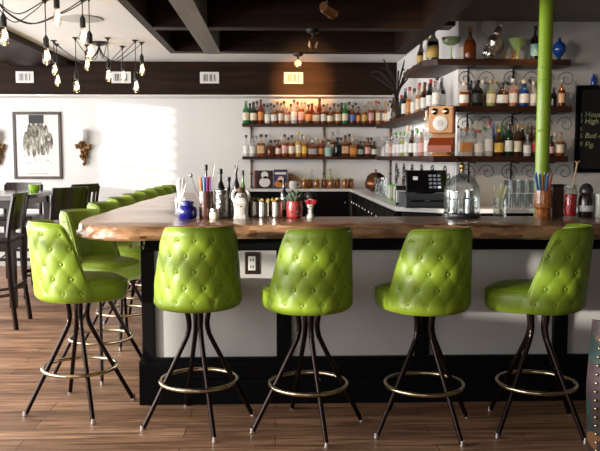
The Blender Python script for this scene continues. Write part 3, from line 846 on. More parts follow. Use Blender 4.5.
# right-hand shelves
SR6 = 6.4/F*1.0
RM_F = [(463.8,'amber','white','cream',RS,24,9.5),(476.5,'black','black','black',RS,26,12.5),(490.3,'pale green','cream','wooden',SQ,26,9.5),(501.5,'brown','white','black',SQ,24,12),(512.3,'pink','white','white',ST,27.5,9),(523.3,'blue','white','cream',RS,26,11.5),(532.8,'clear','white','cream',RS,25,9),(553,'black',None,'black',RS,19,8.5),(561,'dark amber','tan','grey',SQ,27,9.5)]
RM_B = [(470,'black',None,'black',SL,28,7),(482.5,'clear','orange','cream',SL,28,8),(495.5,'clear','tan','gold',RS,26,8),(506.8,'orange','tan','black',RS,26,8),(518,'orange','orange','grey',SL,25,8),(528.5,'peach','tan','black',SL,29,7.5)]
RL_F = [(466.5,'clear','orange','wooden',SR,29,12),(479.3,'clear','white','red',RS,26,10),(489.3,'clear','white','red',ST,35,8.6),(499.5,'brown','yellow','yellow',RS,28,9),(509.3,'dark green','white','black',ST,32.5,8),(518.2,'brown','cream','gold',ST,31,8),(528,'clear','white','grey',SQ,21.5,10),(535.5,'brown','red','black',RS,29,7),(551.5,'brown','pink','black',RS,20,8),(560.8,'amber','cream','wooden',RS,24,8.5)]
RL_B = [(461,'clear',None,'wooden',SL,29,6),(472.6,'clear',None,'wooden',SL,29,6.5),(484,'clear',None,'green',SL,30,7),(493.5,'blue',None,'blue',SL,33,5.5),(502.3,'green','green','green',SL,35,6),(513.4,'pale green',None,'wooden',SL,31,6),(523.2,'brown','orange','orange',SL,32,6),(532,'brown',None,'red',SL,31,6),(555.5,'clear',None,'cream',SL,24,6)]
run(RM_F, 6.41, R2, 'front row on the middle right shelf', 'front row, middle right shelf', SR6, 5)
run(RM_B, 6.54, R2, 'rear row on the middle right shelf', 'rear row, middle right shelf', SR6, 6)
run(RL_F, 6.41, R1, 'front row on the lowest right shelf', 'front row, lowest right shelf', SR6, 7)
run(RL_B, 6.54, R1, 'rear row on the lowest right shelf', 'rear row, lowest right shelf', SR6, 8)
# side shelves, running away from the camera
rr = random.Random(21)
SMID = [('clear','white','black',SL,.31),('black','white','grey',SL,.34),('black','white','red',SL,.33),('dark green','gold','red',SL,.32),('brown','white','black',RS,.30),('orange','orange','red',SL,.31),('peach','cream','red',SL,.30),('orange','cream','orange',RS,.27),('clear','white','black',RS,.28)]
SLOW = [('clear','white','grey',ST,.33),('clear','white','black',RS,.30),('white','white','orange',ST,.30),('pale green','white','green',ST,.28),('pink','pink','cream',RS,.26),('white','white','red',SL,.32),('clear','white','green',RS,.27),('red','red','black',RS,.24),('brown','white','black',SL,.27)]
for z, lst, place, grp, skip in ((R2, SMID, 'from the front, side wall middle shelf', 'bottles on the middle side shelf', .22), (R1, SLOW, 'from the front, side wall lowest shelf', 'bottles on the lowest side shelf', .22)):
    y = 6.70 if z == R2 else 6.78; i = 0
    while y < 9.7 and i < 24:
        col, lab, cap, sh, h = lst[i % len(lst)]
        if i >= len(lst): col, lab, cap, sh, h = rr.choice(lst)
        if not (z == R2 and 8.42 < y < 8.72):
            bottle(1.415+.07*(i % 2)*1., y, z, col, lab, cap, sh, min(h*rr.uniform(.93, 1.05), .275 if z == R2 and y < 7.5 else 1), .036+.004*rr.random(), desc(col, sh, lab, cap)+', '+ORD[i]+' '+place, grp, -.5)
            i += 1
        y += .135

# top shelf
TZ = R3
def at(px, Y=6.45): return UY(px, 60, Y).x
bottle(UX(416, 60, 1.36).x, 7.16, TZ, 'brown', 'gold', 'black', SL, .27, .038, 'dark slender bottle with gold label near the far end of the top shelf', 'bottles on the top shelf')
bottle(1.37, 6.92, TZ, 'clear', 'cream', 'gold', RS, .27, .034, 'clear bottle with cream label behind the champagne bottle on the top shelf', 'bottles on the top shelf')
bottle(1.36, 6.62, TZ, 'black', 'gold', 'gold', RS, .30, .050, 'black bottle with gold label and foil left of the green coupe glass', 'bottles on the top shelf')
bottle(at(469), 6.43, TZ, 'dark amber', None, 'gold', SQ, .27, .052, 'amber decanter with tall stopper right of the green coupe glass, top shelf', 'bottles on the top shelf')
bottle(at(535), 6.46, TZ, 'black', 'teal', 'black', RS, .29, .036, 'black bottle with pale label half hidden behind the green pole, top shelf', 'bottles on the top shelf')
GREENG = mat('green glass', (.42, .62, .22), .08, trans=.5, coat=.6)
def goblet(x, y, z, s, label, prof, m, name='cocktail_glass'):
    t = thing(name, label, 'glass', (x, y, z))
    obj('bowl', lathe(NB(), [(a*s, b*s) for a, b in prof['bowl']], 24), m, t, True)
    obj('stem', lathe(NB(), [(a*s, b*s) for a, b in prof['stem']], 14), m, t, True)
COUPE = {'bowl': [(.008, .105), (.03, .108), (.058, .125), (.068, .16), (.064, .16), (.054, .13), (.028, .115), (0, .112)], 'stem': [(0, 0), (.045, 0), (.045, .004), (.015, .012), (.007, .03), (.006, .08), (.009, .106), (0, .106)]}
MART = {'bowl': [(.006, .05), (.075, .17), (.072, .17), (0, .056)], 'stem': [(0, 0), (.04, 0), (.038, .006), (.01, .014), (.007, .03), (.008, .052), (0, .052)]}
goblet(UY(451, 60, 6.45).x, 6.45, TZ, 1.18, 'pale green coupe glass between two bottles on the top shelf', COUPE, mat('jade glass', (.42, .58, .32), .15, coat=.6))
goblet(at(516.5), 6.44, TZ, 1.05, 'bright green cone cocktail glass left of the green pole on the top shelf', MART, GREENG)
SHK = mat('polished silver', (.85, .84, .82), .22, 1., bump=.8, scale=40)
def shaker():
    t = thing('cocktail_shaker', 'silver hammered cocktail shaker leaning right below the white dish, top shelf', 'shaker', (at(488), 6.45, TZ))
    M = Matrix.Translation((0, 0, .055)) @ Matrix.Rotation(radians(24), 4, 'Y') @ Matrix.Translation((0, 0, -.02))
    bm = lathe(NB(), [(0, 0), (.05, 0), (.06, .02), (.055, .08), (.062, .12), (.05, .17), (.03, .19), (0, .19)], 12); xform(bm, M)
    obj('body', bm, SHK, t)
    bm = lathe(NB(), [(.03, .185), (.04, .2), (.034, .24), (.02, .26), (.024, .28), (0, .29)], 12); xform(bm, M); obj('top', bm, SHK, t)
    bm = lathe(NB(), [(0, 0), (.055, 0), (.06, .012), (.04, .02), (0, .022)], 16); obj('base', bm, CHROME, t, True)
    bm = NB(); tube(bm, smoothpts([M @ Vector((.055, 0, .05)), M @ Vector((.10, 0, .10)), M @ Vector((.07, 0, .17))], 5), .008, 6); obj('handle', bm, CHROME, t, True)
shaker()
def ring_plate():
    p = UY(486, 27, RY); bm = NB()
    lathe(bm, [(0, 0), (.052, 0), (.066, .018), (.060, .022), (.044, .008), (0, .007)], 28); xform(bm, Matrix.Rotation(pi/2, 4, 'X'))
    o = obj('wall_plate', bm, mat('bright white ceramic', (.9, .89, .87), .25), None, True, (p.x+.02, RY-.001, p.z)); tag(o, 'white round dish hung on the wall above the silver shaker', 'dish')
ring_plate()
def horns():
    bm = NB()
    for s in (-1, 1): tube(bm, smoothpts([(s*.008, 0, .0), (s*.035, 0, .02), (s*.05, 0, .06), (s*.04, 0, .09)], 5), [.012*(1-i/18) + .002 for i in range(16)], 6)
    lathe(bm, [(0, 0), (.022, 0), (.02, .014), (0, .02)], 10)
    o = obj('horn_ornament', bm, mat('copper brown', (.30, .13, .05), .3, .6), None, True, (at(507), 6.42, TZ)); tag(o, 'small copper horn ornament between shaker and green cone glass', 'ornament')
horns()
def blue_vase():
    t = thing('blue_vase', 'round cobalt blue glass vase on a foot, right end of the top shelf', 'vase', (at(558.5), 6.44, TZ))
    obj('body', lathe(NB(), [(0, .03), (.018, .03), (.03, .045), (.052, .075), (.056, .105), (.045, .14), (.02, .16), (.013, .17), (.014, .19), (.01, .19), (0, .165)], 24), mat('cobalt glass', (.008, .06, .30), .05, coat=1.), t, True)
    obj('foot', lathe(NB(), [(0, 0), (.035, 0), (.033, .008), (.014, .02), (.018, .035), (0, .035)], 18), MATS['cobalt glass'], t, True)
blue_vase()
# vase of dried plumes on the side shelf
def plumes():
    p = (1.36, 8.57, R2)
    t = thing('plume_vase', 'dark vase of tall brown dried plumes at the far end of the side shelf', 'vase', p)
    obj('vase', lathe(NB(), [(0, 0), (.05, 0), (.065, .05), (.055, .12), (.03, .17), (.036, .19), (.025, .19), (0, .18)], 16), mat('brown glaze', (.05, .025, .012), .3), t, True)
    m = mat('dry plume brown', (.022, .013, .008), .8)
    rr = random.Random(5)
    for i in range(16):
        a = rr.uniform(-1, 1); L = rr.uniform(.30, .52)
        bm = NB(); pts = smoothpts([(0, 0, .15), (.05*a, .02*rr.uniform(-1, 1), .15+L*.5), (.17*a-.02, .04*rr.uniform(-1, 1), .15+L*.8), (.26*a-.04, 0, .15+L*(.8 if i % 3 == 0 else 1.))], 5)
        tube(bm, pts, [.003+.007*sin(pi*min(1, max(0, (k/15-.2)/.85))) for k in range(16)], 6)
        obj('plume', bm, m, t, True)
plumes()
def flower_vase(px, Y, z, lab, n=16):
    x = UY(px, 130, Y).x
    t = thing('flower_vase', lab, 'flowers', (x, Y, z))
    obj('vase', lathe(NB(), [(0, 0), (.04, 0), (.05, .04), (.04, .1), (.03, .13), (.024, .13), (0, .1)], 14), WHITEP, t, True)
    rr = random.Random(px); m = mat('white petals', (.80, .79, .76), .6)
    for i in range(n):
        a = rr.uniform(0, 2*pi); q = rr.uniform(.0, .085)
        bm = NB()
        c = Vector((q*cos(a), q*sin(a)*.7, .13+rr.uniform(0, .13)))
        for k in range(5): sphere(bm, c+Vector((.016*cos(k*1.257), .016*sin(k*1.257), 0)), .014, 7, 5, .6)
        obj('blossom', bm, m, t, True)
flower_vase(396.5, 10.03, Z2, 'small vase of white blossoms at the right end of the upper back shelf', 10)
flower_vase(384.5, 10.12, Z1, 'vase of white blossoms at the right end of the lower back shelf')

# ------------------------------------------------------------------ wall telephone
def telephone():
    W1 = mat('oak phone wood', (.50, .23, .07), .35, var=.12, scale=12, coat=.3); W2 = mat('red brown phone wood', (.30, .06, .018), .35, coat=.3)
    x = UY(444, 130, 6.22).x
    t = thing('wooden_telephone', 'old wooden crank telephone on the corner of the lowest shelf', 'telephone', (x, 6.285, R1), R(-24))
    obj('back_board', B(-.09, .10, .02, .045, 0, .40, .004), W1, t)
    obj('bell_box', B(-.095, .10, -.08, .02, .185, .405, .006), W1, t)
    obj('box_side', B(.1005, .106, -.078, .02, .187, .403, .002), W2, t)
    bm = NB(); 
    vs = [(-.10, -.005, .15), (.095, -.005, .15), (.095, -.10, .085), (-.10, -.10, .085)]
    lo = [bm.verts.new((a, b, c-.055)) for a, b, c in vs]; hi = [bm.verts.new(v) for v in vs]
    bm.faces.new(lo[::-1]); bm.faces.new(hi)
    for i in range(4): bm.faces.new((lo[i], lo[(i+1) % 4], hi[(i+1) % 4], hi[i]))
    obj('writing_shelf', bm, W2, t)
    obj('drawer_front', B(-.07, .05, -.03, .02, .015, .05, .004), W1, t)
    bm = NB(); lathe(bm, [(0, .0), (.09, 0), (.095, .01), (.08, .02), (0, .02)], 20, 0, 0, 0, 1, .5); obj('base', bm, W1, t, True)
    for s in (-.045, .045):
        bm = lathe(NB(), [(0, 0), (.027, 0), (.026, .012), (.015, .02), (0, .022)], 16); xform(bm, Matrix.Translation((s, -.081, .36)) @ Matrix.Rotation(pi/2, 4, 'X')); obj('bell', bm, BRASS, t, True)
    bm = lathe(NB(), [(0, 0), (.060, 0), (.062, .008), (.05, .014), (0, .014)], 24); xform(bm, Matrix.Translation((0, -.081, .265)) @ Matrix.Rotation(pi/2, 4, 'X')); d = obj('dial', bm, WHITEP, t, True)
    bm = lathe(NB(), [(0, 0), (.026, 0), (.022, .006), (0, .006)], 18); xform(bm, Matrix.Translation((0, -.0955, .265)) @ Matrix.Rotation(pi/2, 4, 'X')); obj('dial_centre', bm, mat('dial grey', (.5, .5, .55), .3), d, True)
    bm = NB(); tube(bm, [(.106, -.03, .27), (.13, -.03, .27), (.13, -.03, .24)], .005, 6); sphere(bm, (.135, -.03, .235), .011, 8, 6); obj('crank', bm, CHROME, t, True)
    bm = NB(); tube(bm, smoothpts([(-.097, -.03, .30), (-.125, -.03, .30), (-.125, -.03, .33)], 4), .006, 6); lathe(bm, [(0, 0), (.02, 0), (.024, .02), (.012, .03), (.012, .08), (0, .085)], 10, -.125, -.03, .29); obj('receiver', bm, mat('ivory', (.7, .63, .5), .4), t, True)
telephone()

# ------------------------------------------------------------------ cash register
def register():
    a = UY(405, 205, 6.2).x; b = UY(448, 205, 6.2).x; w = b-a
    t = thing('cash_drawer', 'grey steel cash drawer on the white counter under the touch screen', 'cash drawer', ((a+b)/2, 6.18, KZ))
    obj('drawer_body', B(-w/2, w/2, 0, .34, 0, .115, .006), mat('charcoal grey metal', (.07, .075, .09), .4), t)
    f = obj('drawer_front', B(-w/2+.006, w/2-.006, -.012, .0, .012, .09, .003), MATS['charcoal grey metal'], t)
    bm = NB(); box(bm, -w*.38, -w*.08, -.014, -.011, .05, .065); box(bm, w*.08, w*.38, -.014, -.011, .05, .065); obj('slot', bm, BLKP, f)
    bm = lathe(NB(), [(0, 0), (.009, 0), (.008, .006), (0, .007)], 12); xform(bm, Matrix.Translation((0, -.012, .055)) @ Matrix.Rotation(pi/2, 4, 'X')); obj('lock', bm, CHROME, f, True)
    s = thing('register_screen', 'black touch-screen register tilted back on the grey cash drawer, lit keypad', 'cash register', ((a+b)/2+.005, 6.23, KZ+.116))
    obj('stand', B(-.08, .08, .04, .2, 0, .03, .006), BLKP, s)
    M = Matrix.Translation((0, .0, .012)) @ Matrix.Rotation(radians(-20), 4, 'X')
    W = w*.47
    bm = B(-W, W, -.015, .015, 0, .185, .006); xform(bm, M); scr = obj('display', bm, BLKP, s)
    bm = B(-W+.012, W-.012, -.0165, -.0155, .014, .172); xform(bm, M); obj('screen_glass', bm, mat('dark screen', (.006, .006, .008), .08, coat=.6), s)
    KEY = mat('screen key light', (.20, .22, .27), .3, emit=(.6, .66, .8), es=.10)
    for r_ in range(4):
        for c in range(3):
            x = W*.12+c*.036; z = .125-r_*.033
            bm = B(x, x+.026, -.0175, -.0168, z, z+.019); xform(bm, M)
            obj('screen_key', bm, KEY if not (r_ == 3 and c == 2) else mat('screen key bright', (.5, .55, .7), .3, emit=(.7, .78, 1.), es=.7), scr)
    bm = B(-W*.66, -W*.42, -.0175, -.0168, .098, .128); xform(bm, M); obj('screen_logo', bm, mat('screen white', (.6, .6, .6), .3, emit=(.8, .8, .8), es=.3), scr)
register()
def printer():
    x = UY(400, 190, 6.75).x
    t = thing('receipt_printer', 'black and silver receipt printer left of the cash register', 'printer', (x, 6.62, KZ), R(-15))
    obj('body', B(-.055, .05, -.07, .08, 0, .15, .012), BLKP, t)
    obj('front_cover', B(-.045, .04, -.078, -.070, .02, .13, .004), STEEL, t)
    obj('lid', B(-.052, .047, -.06, .075, .151, .165, .005), BLKP, t)
printer()

# ------------------------------------------------------------------ things on the back counter
def book(px0, px1, y0, y1, Y, name, label, cat, cover, art):
    a = UY(px0, y1, Y); b = UY(px1, y0, Y); w = b.x-a.x; h = b.z-KZ
    t = thing(name, label, cat, ((a.x+b.x)/2, Y, KZ))
    obj('box', B(-w/2, w/2, 0, .07, 0, h, .004), cover, t)
    for (nm, m, u0, u1, v0, v1, kind) in art:
        bm = NB()
        if kind == 'r': box(bm, -w/2+w*u0, -w/2+w*u1, -.002, 0.0005, h*v0, h*v1)
        else:
            lathe(bm, [(0, 0), (.5, 0), (.48, 1), (0, 1)], 20); xform(bm, Matrix.Translation((-w/2+w*(u0+u1)/2, .0005, h*(v0+v1)/2)) @ Matrix.Diagonal((w*(u1-u0), .002, h*(v1-v0), 1)) @ Matrix.Rotation(pi/2, 4, 'X'))
        obj(nm, bm, m, t)
redm = mat('box red', (.20, .02, .02), .4); wm = mat('box white', (.72, .70, .70), .4); bl = mat('box navy', (.03, .035, .10), .4); orm = mat('box orange', (.55, .20, .05), .4)
book(254.5, 273, 170.5, 188, 10.03, 'gift_box', 'black box with a round white figure standing on the back counter', 'box', mat('box black', (.02, .012, .014), .35), [('spine', redm, .0, .1, 0, 1, 'r'), ('white_body', wm, .25, .85, .08, .62, 'c'), ('white_cap', wm, .35, .75, .55, .95, 'c'), ('red_band', redm, .45, .78, .55, .68, 'c')])
book(273.5, 287.5, 169.5, 190, 10.03, 'printed_carton', 'navy carton with orange picture beside the black box, back counter', 'box', bl, [('title_strip', wm, .1, .9, .74, .86, 'r'), ('orange_picture', orm, .05, .95, .05, .45, 'c'), ('pale_picture', mat('box peach', (.7, .5, .4), .4), .3, .75, .3, .65, 'c')])
def brown_tray():
    a = UY(288, 180, 10.2); b = UY(309, 180, 10.2)
    bm = NB(); n = 24
    w = b.x-a.x; prof = [(0, 0)]+[(w*i/10, .21*(1-(i/10)**2)) for i in range(11)]
    lo = [bm.verts.new((x, 0, z)) for x, z in [(0, 0)]+[(w*i/12, .20*cos(i/12*pi/2)) for i in range(13)]]
    hi = [bm.verts.new((v.co.x, .03, v.co.z)) for v in lo]
    bm.faces.new(lo); bm.faces.new(hi[::-1])
    for i in range(len(lo)): bm.faces.new((lo[i], lo[(i+1) % len(lo)], hi[(i+1) % len(lo)], hi[i]))
    bmesh.ops.remove_doubles(bm, verts=bm.verts[:], dist=.0005)
    o = obj('cutting_board', bm, mat('tan wood board', (.28, .16, .08), .5, var=.1), None, False, (a.x, 10.18, KZ)); tag(o, 'tan rounded board leaning behind the amber mugs on the back counter', 'board')
brown_tray()
AMB = mat('amber glass mug', (.40, .14, .03), .08, trans=.3, coat=.8)
def mug_proto():
    t = thing('amber_mug', '', 'mug', (0, 0, 0), 0, 'amber mugs in a row on the back counter')
    obj('cup', lathe(NB(), [(0, 0), (.032, 0), (.037, .01), (.040, .06), (.034, .085), (.040, .115), (.037, .115), (.031, .085), (.038, .055), (.03, .015), (0, .012)], 16), AMB, t, True)
    bm = NB(); tube(bm, smoothpts([(.038, 0, .09), (.065, 0, .085), (.066, 0, .045), (.040, 0, .03)], 4), .006, 6); obj('handle', bm, AMB, t, True)
    obj('garnish', sphere(NB(), (0, 0, .118), .033, 10, 6, .55), mat('dry herb yellow', (.45, .36, .08), .8, var=.3, scale=60), t, True)
    return t
mp_ = mug_proto()
for i, px in enumerate((304.5, 310.5, 316.5, 324.5, 330.5, 338, 345, 351.5)):
    o = mp_ if i == 0 else copy_tree(mp_)
    o.location = (UY(px, 188, 10.0).x, 9.995+.09*(i % 2), KZ); o.rotation_euler = (0, 0, pi/2 if i % 2 else -pi/2+.5)
    o['label'] = 'amber glass mug on the back counter, %s from left in the row of mugs' % ORD[i]
def decanter(px, Y, h, lab, m=CLEAR):
    x = UY(px, 185, Y).x
    t = thing('glass_decanter', lab, 'decanter', (x, Y, KZ), 0, 'clear decanters on the back counter')
    obj('flask', lathe(NB(), [(0, 0), (h*.2, 0), (h*.22, h*.06), (h*.2, h*.45), (h*.07, h*.62), (h*.06, h*.8), (h*.08, h*.83), (0, h*.83)], 16), m, t, True)
    obj('stopper', sphere(NB(), (0, 0, h*.91), h*.07, 10, 6), m, t, True)
decanter(312, 10.228, .25, 'clear glass decanter behind the amber mugs, left one'); decanter(330.5, 10.21, .26, 'clear glass decanter behind the amber mugs, right one', mat('pale green glass', (.35, .42, .22), .05, alpha=.5, coat=1.))
def white_teapot():
    x = UY(293, 190, 10.02).x
    t = thing('white_jug', 'small white jug right of the navy carton on the back counter', 'jug', (x, 10.02, KZ))
    obj('body', lathe(NB(), [(0, 0), (.04, 0), (.055, .03), (.055, .07), (.04, .1), (.035, .1), (0, .08)], 16), WHITEP, t, True)
    bm = NB(); tube(bm, smoothpts([(.05, 0, .08), (.09, 0, .075), (.085, 0, .03), (.05, 0, .025)], 4), .007, 6); obj('handle', bm, WHITEP, t, True)
white_teapot()
def copper_kettle():
    p = UX(374, 188, 1.2)
    t = thing('copper_bowl', 'large round dark copper bowl with lid on the side counter', 'bowl', (1.22, 9.2, KZ))
    obj('body', lathe(NB(), [(0, 0), (.06, 0), (.12, .04), (.135, .10), (.12, .135), (0, .135)], 24), mat('aged copper', (.16, .06, .025), .25, .8), t, True)
    obj('lid', lathe(NB(), [(0, .137), (.122, .137), (.10, .19), (.05, .225), (0, .232)], 24), MATS['aged copper'], t, True)
    obj('knob', lathe(NB(), [(.01, .23), (.012, .245), (.018, .255), (0, .268)], 10), BRASS, t, True)
copper_kettle()
def tumbler_stack():
    for i, (px, Y) in enumerate(((380, 7.9), (384, 8.3))):
        x = 1.12
        o = obj('water_jug', lathe(NB(), [(0, 0), (.05, 0), (.055, .01), (.05, .1), (.06, .19), (.056, .19), (.046, .1), (.05, .015), (0, .012)], 16), CLEAR, None, True, (x+.02*i, Y, KZ))
        tag(o, ('clear glass jug on the side counter left of the green-striped jar', 'clear glass jug behind the nearer jug on the side counter')[i], 'jug', 'clear jugs on the side counter')
    for i, (px, Y) in enumerate(((388, 7.35), (394.5, 7.05))):
        t = thing('striped_tumbler', ('green and white tumbler on the side counter, farther one', 'green and white tumbler on the side counter beside the receipt printer')[i], 'tumbler', (1.125+.01*i, Y, KZ), 0, 'green and white tumblers')
        obj('glass', lathe(NB(), [(0, 0), (.032, 0), (.038, .15), (.035, .15), (.03, .008), (0, .008)], 16), mat('lime tumbler', (.22, .55, .12), .15, coat=.6), t, True)
        for k in range(5):
            a = -2.6+.5*k; bm = B(-.006, .006, -.002, .002, .02, .14); xform(bm, Matrix.Translation((.037*cos(a), .037*sin(a), 0)) @ Matrix.Rotation(a+pi/2, 4, 'Z')); obj('stripe', bm, WHITEP, t)
tumbler_stack()
# stacked tumblers right of the bell jar
k = 0
tp = None
for lev in range(2):
    for c in range(4):
        px = 507.5+8.2*c
        if tp is None:
            tp = obj('drinking_glass', lathe(NB(), [(0, 0), (.028, 0), (.034, .112), (.031, .112), (.026, .01), (0, .01)], 16), CLEARD, None, True); o = tp
        else: o = tp.copy(); C.objects.link(o)
        o.location = (UY(px, 200, 6.2).x, 6.2, KZ+.113*lev)
        tag(o, 'clear tumbler in the double stack left of the pole, %s, %s from left' % (('bottom layer', 'upper layer')[lev], ORD[c]), 'glass', 'stacked tumblers on the right counter')
# bottles standing on the right counter, dark corner
for i, (px, h) in enumerate(((553, .24), (585.5, .30))): pass

# ------------------------------------------------------------------ green pole
def pole():
    bm = NB(); bx = UY(544.2, 90, 4.97).x
    lathe(bm, [(.0445, 0), (.0445, CZ-.001)], 28, 0, 0, 0)
    t = thing('green_pole', 'lime green round pole standing behind the bar, floor to ceiling', 'pole', (bx, 4.97, 0))
    obj('shaft', bm, GREENPOLE, t, True)
    for z in (1.62, 1.94, 2.02): obj('joint_band', lathe(NB(), [(.0447, z), (.0465, z+.003), (.0465, z+.014), (.0447, z+.017)], 28), GREENPOLE, t, True)
pole()

# ------------------------------------------------------------------ things on the bar top
BT = 1.0825
IY = 4.74
def ix(px, Y=IY): return UY(px, 215, Y).x
def pxm(p, Y=IY): return p*Y/F
def straws(t, name, n, r, h0, h1, cols, spread, seed, z0=.02, rad=.0046):
    rr = random.Random(seed)
    for i in range(n):
        a = rr.uniform(0, 2*pi); q = r*rr.uniform(.2, .8); h = rr.uniform(h0, h1); a2 = a+rr.uniform(-.6, .6)
        bm = NB(); tube(bm, [(q*cos(a+pi)*.6, q*sin(a+pi)*.6, z0), (q*cos(a2)+spread*cos(a2)*rr.random(), q*sin(a2)*.7, h)], rad, 6)
        obj(name, bm, cols[i % len(cols)], t, True)
def straw_jar(px, Y, r, h, lab, cols, sh0, sh1, seed, n, m=CLEAR, spread=.03):
    t = thing('straw_jar', lab, 'straw jar', (ix(px, Y), Y, BT), 0, 'jars of straws on the bar')
    obj('glass', lathe(NB(), [(0, 0), (r*.92, 0), (r, .01), (r, h), (r*.92, h), (r*.9, .012), (0, .012)], 18), m, t, True)
    straws(t, 'straw', n, r*.85, sh0, sh1, cols, spread, seed)
STR_W = mat('white straw', (.80, .80, .77), .4)
straw_jar(180, 4.885, .036, .12, 'glass of white straws left of the blue jar on the bar', [STR_W], .20, .245, 1, 9)
STR_C = mat('cream straw', (.82, .80, .52), .4)
straw_jar(499.5, 4.75, .040, .12, 'glass of cream straws right of the glass bell jar on the bar', [STR_C], .18, .215, 2, 16, spread=.035)
def ink_jar():
    t = thing('blue_jar', 'squat cobalt blue glass jar near the left end of the bar items', 'jar', (ix(187.3, 4.72), 4.72, BT))
    obj('body', lathe(NB(), [(0, 0), (.052, 0), (.060, .012), (.060, .055), (.052, .072), (.036, .08), (.036, .086), (.030, .086), (0, .07)], 28), mat('cobalt jar glass', (.012, .012, .22), .06, coat=1., trans=.2), t, True)
    obj('rim', lathe(NB(), [(.034, .086), (.042, .087), (.042, .105), (.034, .107), (.03, .1)], 24), MATS['cobalt jar glass'], t, True)
ink_jar()
def tin(px, Y, r, h, name, lab, cat, m, segs=20, grp=None, ridge=0):
    t = thing(name, lab, cat, (ix(px, Y), Y, BT), 0, grp)
    prof = [(0, 0), (r*.95, 0), (r, .008)]
    nn = 14
    for i in range(nn): prof.append((r*(1+ridge*(i % 2)), .01+(h-.02)*i/(nn-1)))
    prof += [(r, h), (r*.92, h), (r*.9, .015), (0, .015)]
    obj('vessel', lathe(NB(), prof, segs), m, t, True); return t
BRG = mat('dark brown cut glass', (.085, .025, .015), .10, coat=1., bump=.6, scale=55)
t = tin(206, 4.745, .044, .165, 'straw_tumbler', 'brown cut-glass tumbler of coloured straws left of the silver tumbler', 'straw jar', BRG, ridge=.02)
CS = [mat('straw orange', (.65, .22, .05), .4), mat('straw blue', (.10, .25, .65), .4), mat('straw purple', (.25, .06, .28), .4), mat('straw sky', (.25, .50, .70), .4), mat('straw red', (.5, .06, .05), .4)]
for i in range(10):
    x = -.03+.0065*i; bm = NB(); tube(bm, [(x*.5, -.01, .02), (x*1.15, .01*(i % 3-1), .25+.004*(i % 3))], .0042, 6); obj('straw', bm, CS[[0, 0, 1, 3, 1, 2, 2, 4, 4, 2][i]], t, True)
bm = NB(); tube(bm, [(-.02, 0, .03), (-.085, -.01, .255)], .004, 6); sphere(bm, (-.09, -.01, .263), .012, 8, 6); obj('bar_spoon', bm, STEEL, t, True)
bm = NB(); tube(bm, [(.01, 0, .03), (.06, 0, .33)], .0028, 6); obj('stirrer', bm, STEEL, t, True)
def small_bottle(px, Y, r, h, m, lab, capm, labm=None, name='syrup_bottle', grp='dark bottles behind the tumblers'):
    t = thing(name, lab, 'bottle', (ix(px, Y), Y, BT), 0, grp)
    obj('body', lathe(NB(), SHAPES[RS](r, h), 18), m, t, True)
    obj('cap', lathe(NB(), [(0, h*.9), (r*.48, h*.9), (r*.5, h*.915), (r*.45, h*1.01), (0, h*1.015)], 12), capm, t, True)
    if labm: obj('label', lathe(NB(), [(r+.001, h*.2), (r+.0015, h*.21), (r+.0015, h*.5), (r+.001, h*.51)], 18), labm, t, True)
DKG = mat('dark bottle glass', (.010, .010, .012), .08, coat=.8)
small_bottle(206.5, 4.825, .022, .325, mat('brown glass bottle', (.03, .012, .008), .1, coat=.8), 'brown bottle standing behind the coloured straws', BLKP, WHITEP)
small_bottle(221, 4.822, .027, .30, DKG, 'black bottle with cream label behind the silver tumbler', BLKP, mat('label cream dark', (.55, .48, .33), .5))
small_bottle(229.3, 4.825, .022, .25, DKG, 'black bottle with gold band behind the silver tumbler, right one', BLKP, mat('gold band', (.55, .35, .06), .35, .4))
small_bottle(236.5, 4.825, .022, .32, DKG, 'tall plain black bottle behind the white laughing figurine', BLKP)
small_bottle(243.2, 4.83, .017, .29, mat('green bar bottle', (.10, .22, .04), .2), 'slim green bottle behind the figurine, right of the tall black bottle', BLKP)
EMB = mat('embossed silver black', (.20, .19, .18), .22, .9, bump=1., scale=45)
t = tin(221.8, 4.735, .044, .175, 'embossed_tumbler', 'embossed black and silver tumbler left of the white figurine', 'tumbler', EMB, ridge=.03)
bm = NB(); tube(bm, [(.02, .01, .03), (.105, .02, .36)], .003, 6); obj('stirrer', bm, STEEL, t, True)
t = tin(231.6, 4.775, .021, .16, 'embossed_tumbler', 'narrow dark embossed tumbler just behind the white figurine', 'tumbler', EMB, ridge=.03)
t = thing('white_jar', 'small white jar with steel lid before the brown tumbler', 'jar', (ix(214.5, 4.665), 4.665, BT))
obj('body', lathe(NB(), [(0, 0), (.028, 0), (.031, .008), (.031, .035), (.026, .045), (0, .045)], 18), mat('cream ceramic', (.72, .64, .48), .3, coat=.5), t, True)
obj('lid', lathe(NB(), [(0, .046), (.028, .046), (.029, .05), (.027, .062), (0, .064)], 18), STEEL, t, True)
PORC = mat('white porcelain', (.62, .59, .54), .28, coat=.4)
def skin_body(name, verts, edges, radii, m, parent, sub=2):
    me = bpy.data.meshes.new(name); me.from_pydata(verts, edges, []); o = bpy.data.objects.new(name, me); C.objects.link(o); o.parent = parent
    md = o.modifiers.new('Skin', 'SKIN'); md.use_smooth_shade = True
    for v, r_ in zip(me.skin_vertices[0].data, radii): v.radius = (r_, r_)
    me.skin_vertices[0].data[0].use_root = True
    s = o.modifiers.new('Sub', 'SUBSURF'); s.levels = sub; s.render_levels = sub
    me.materials.append(m); return o
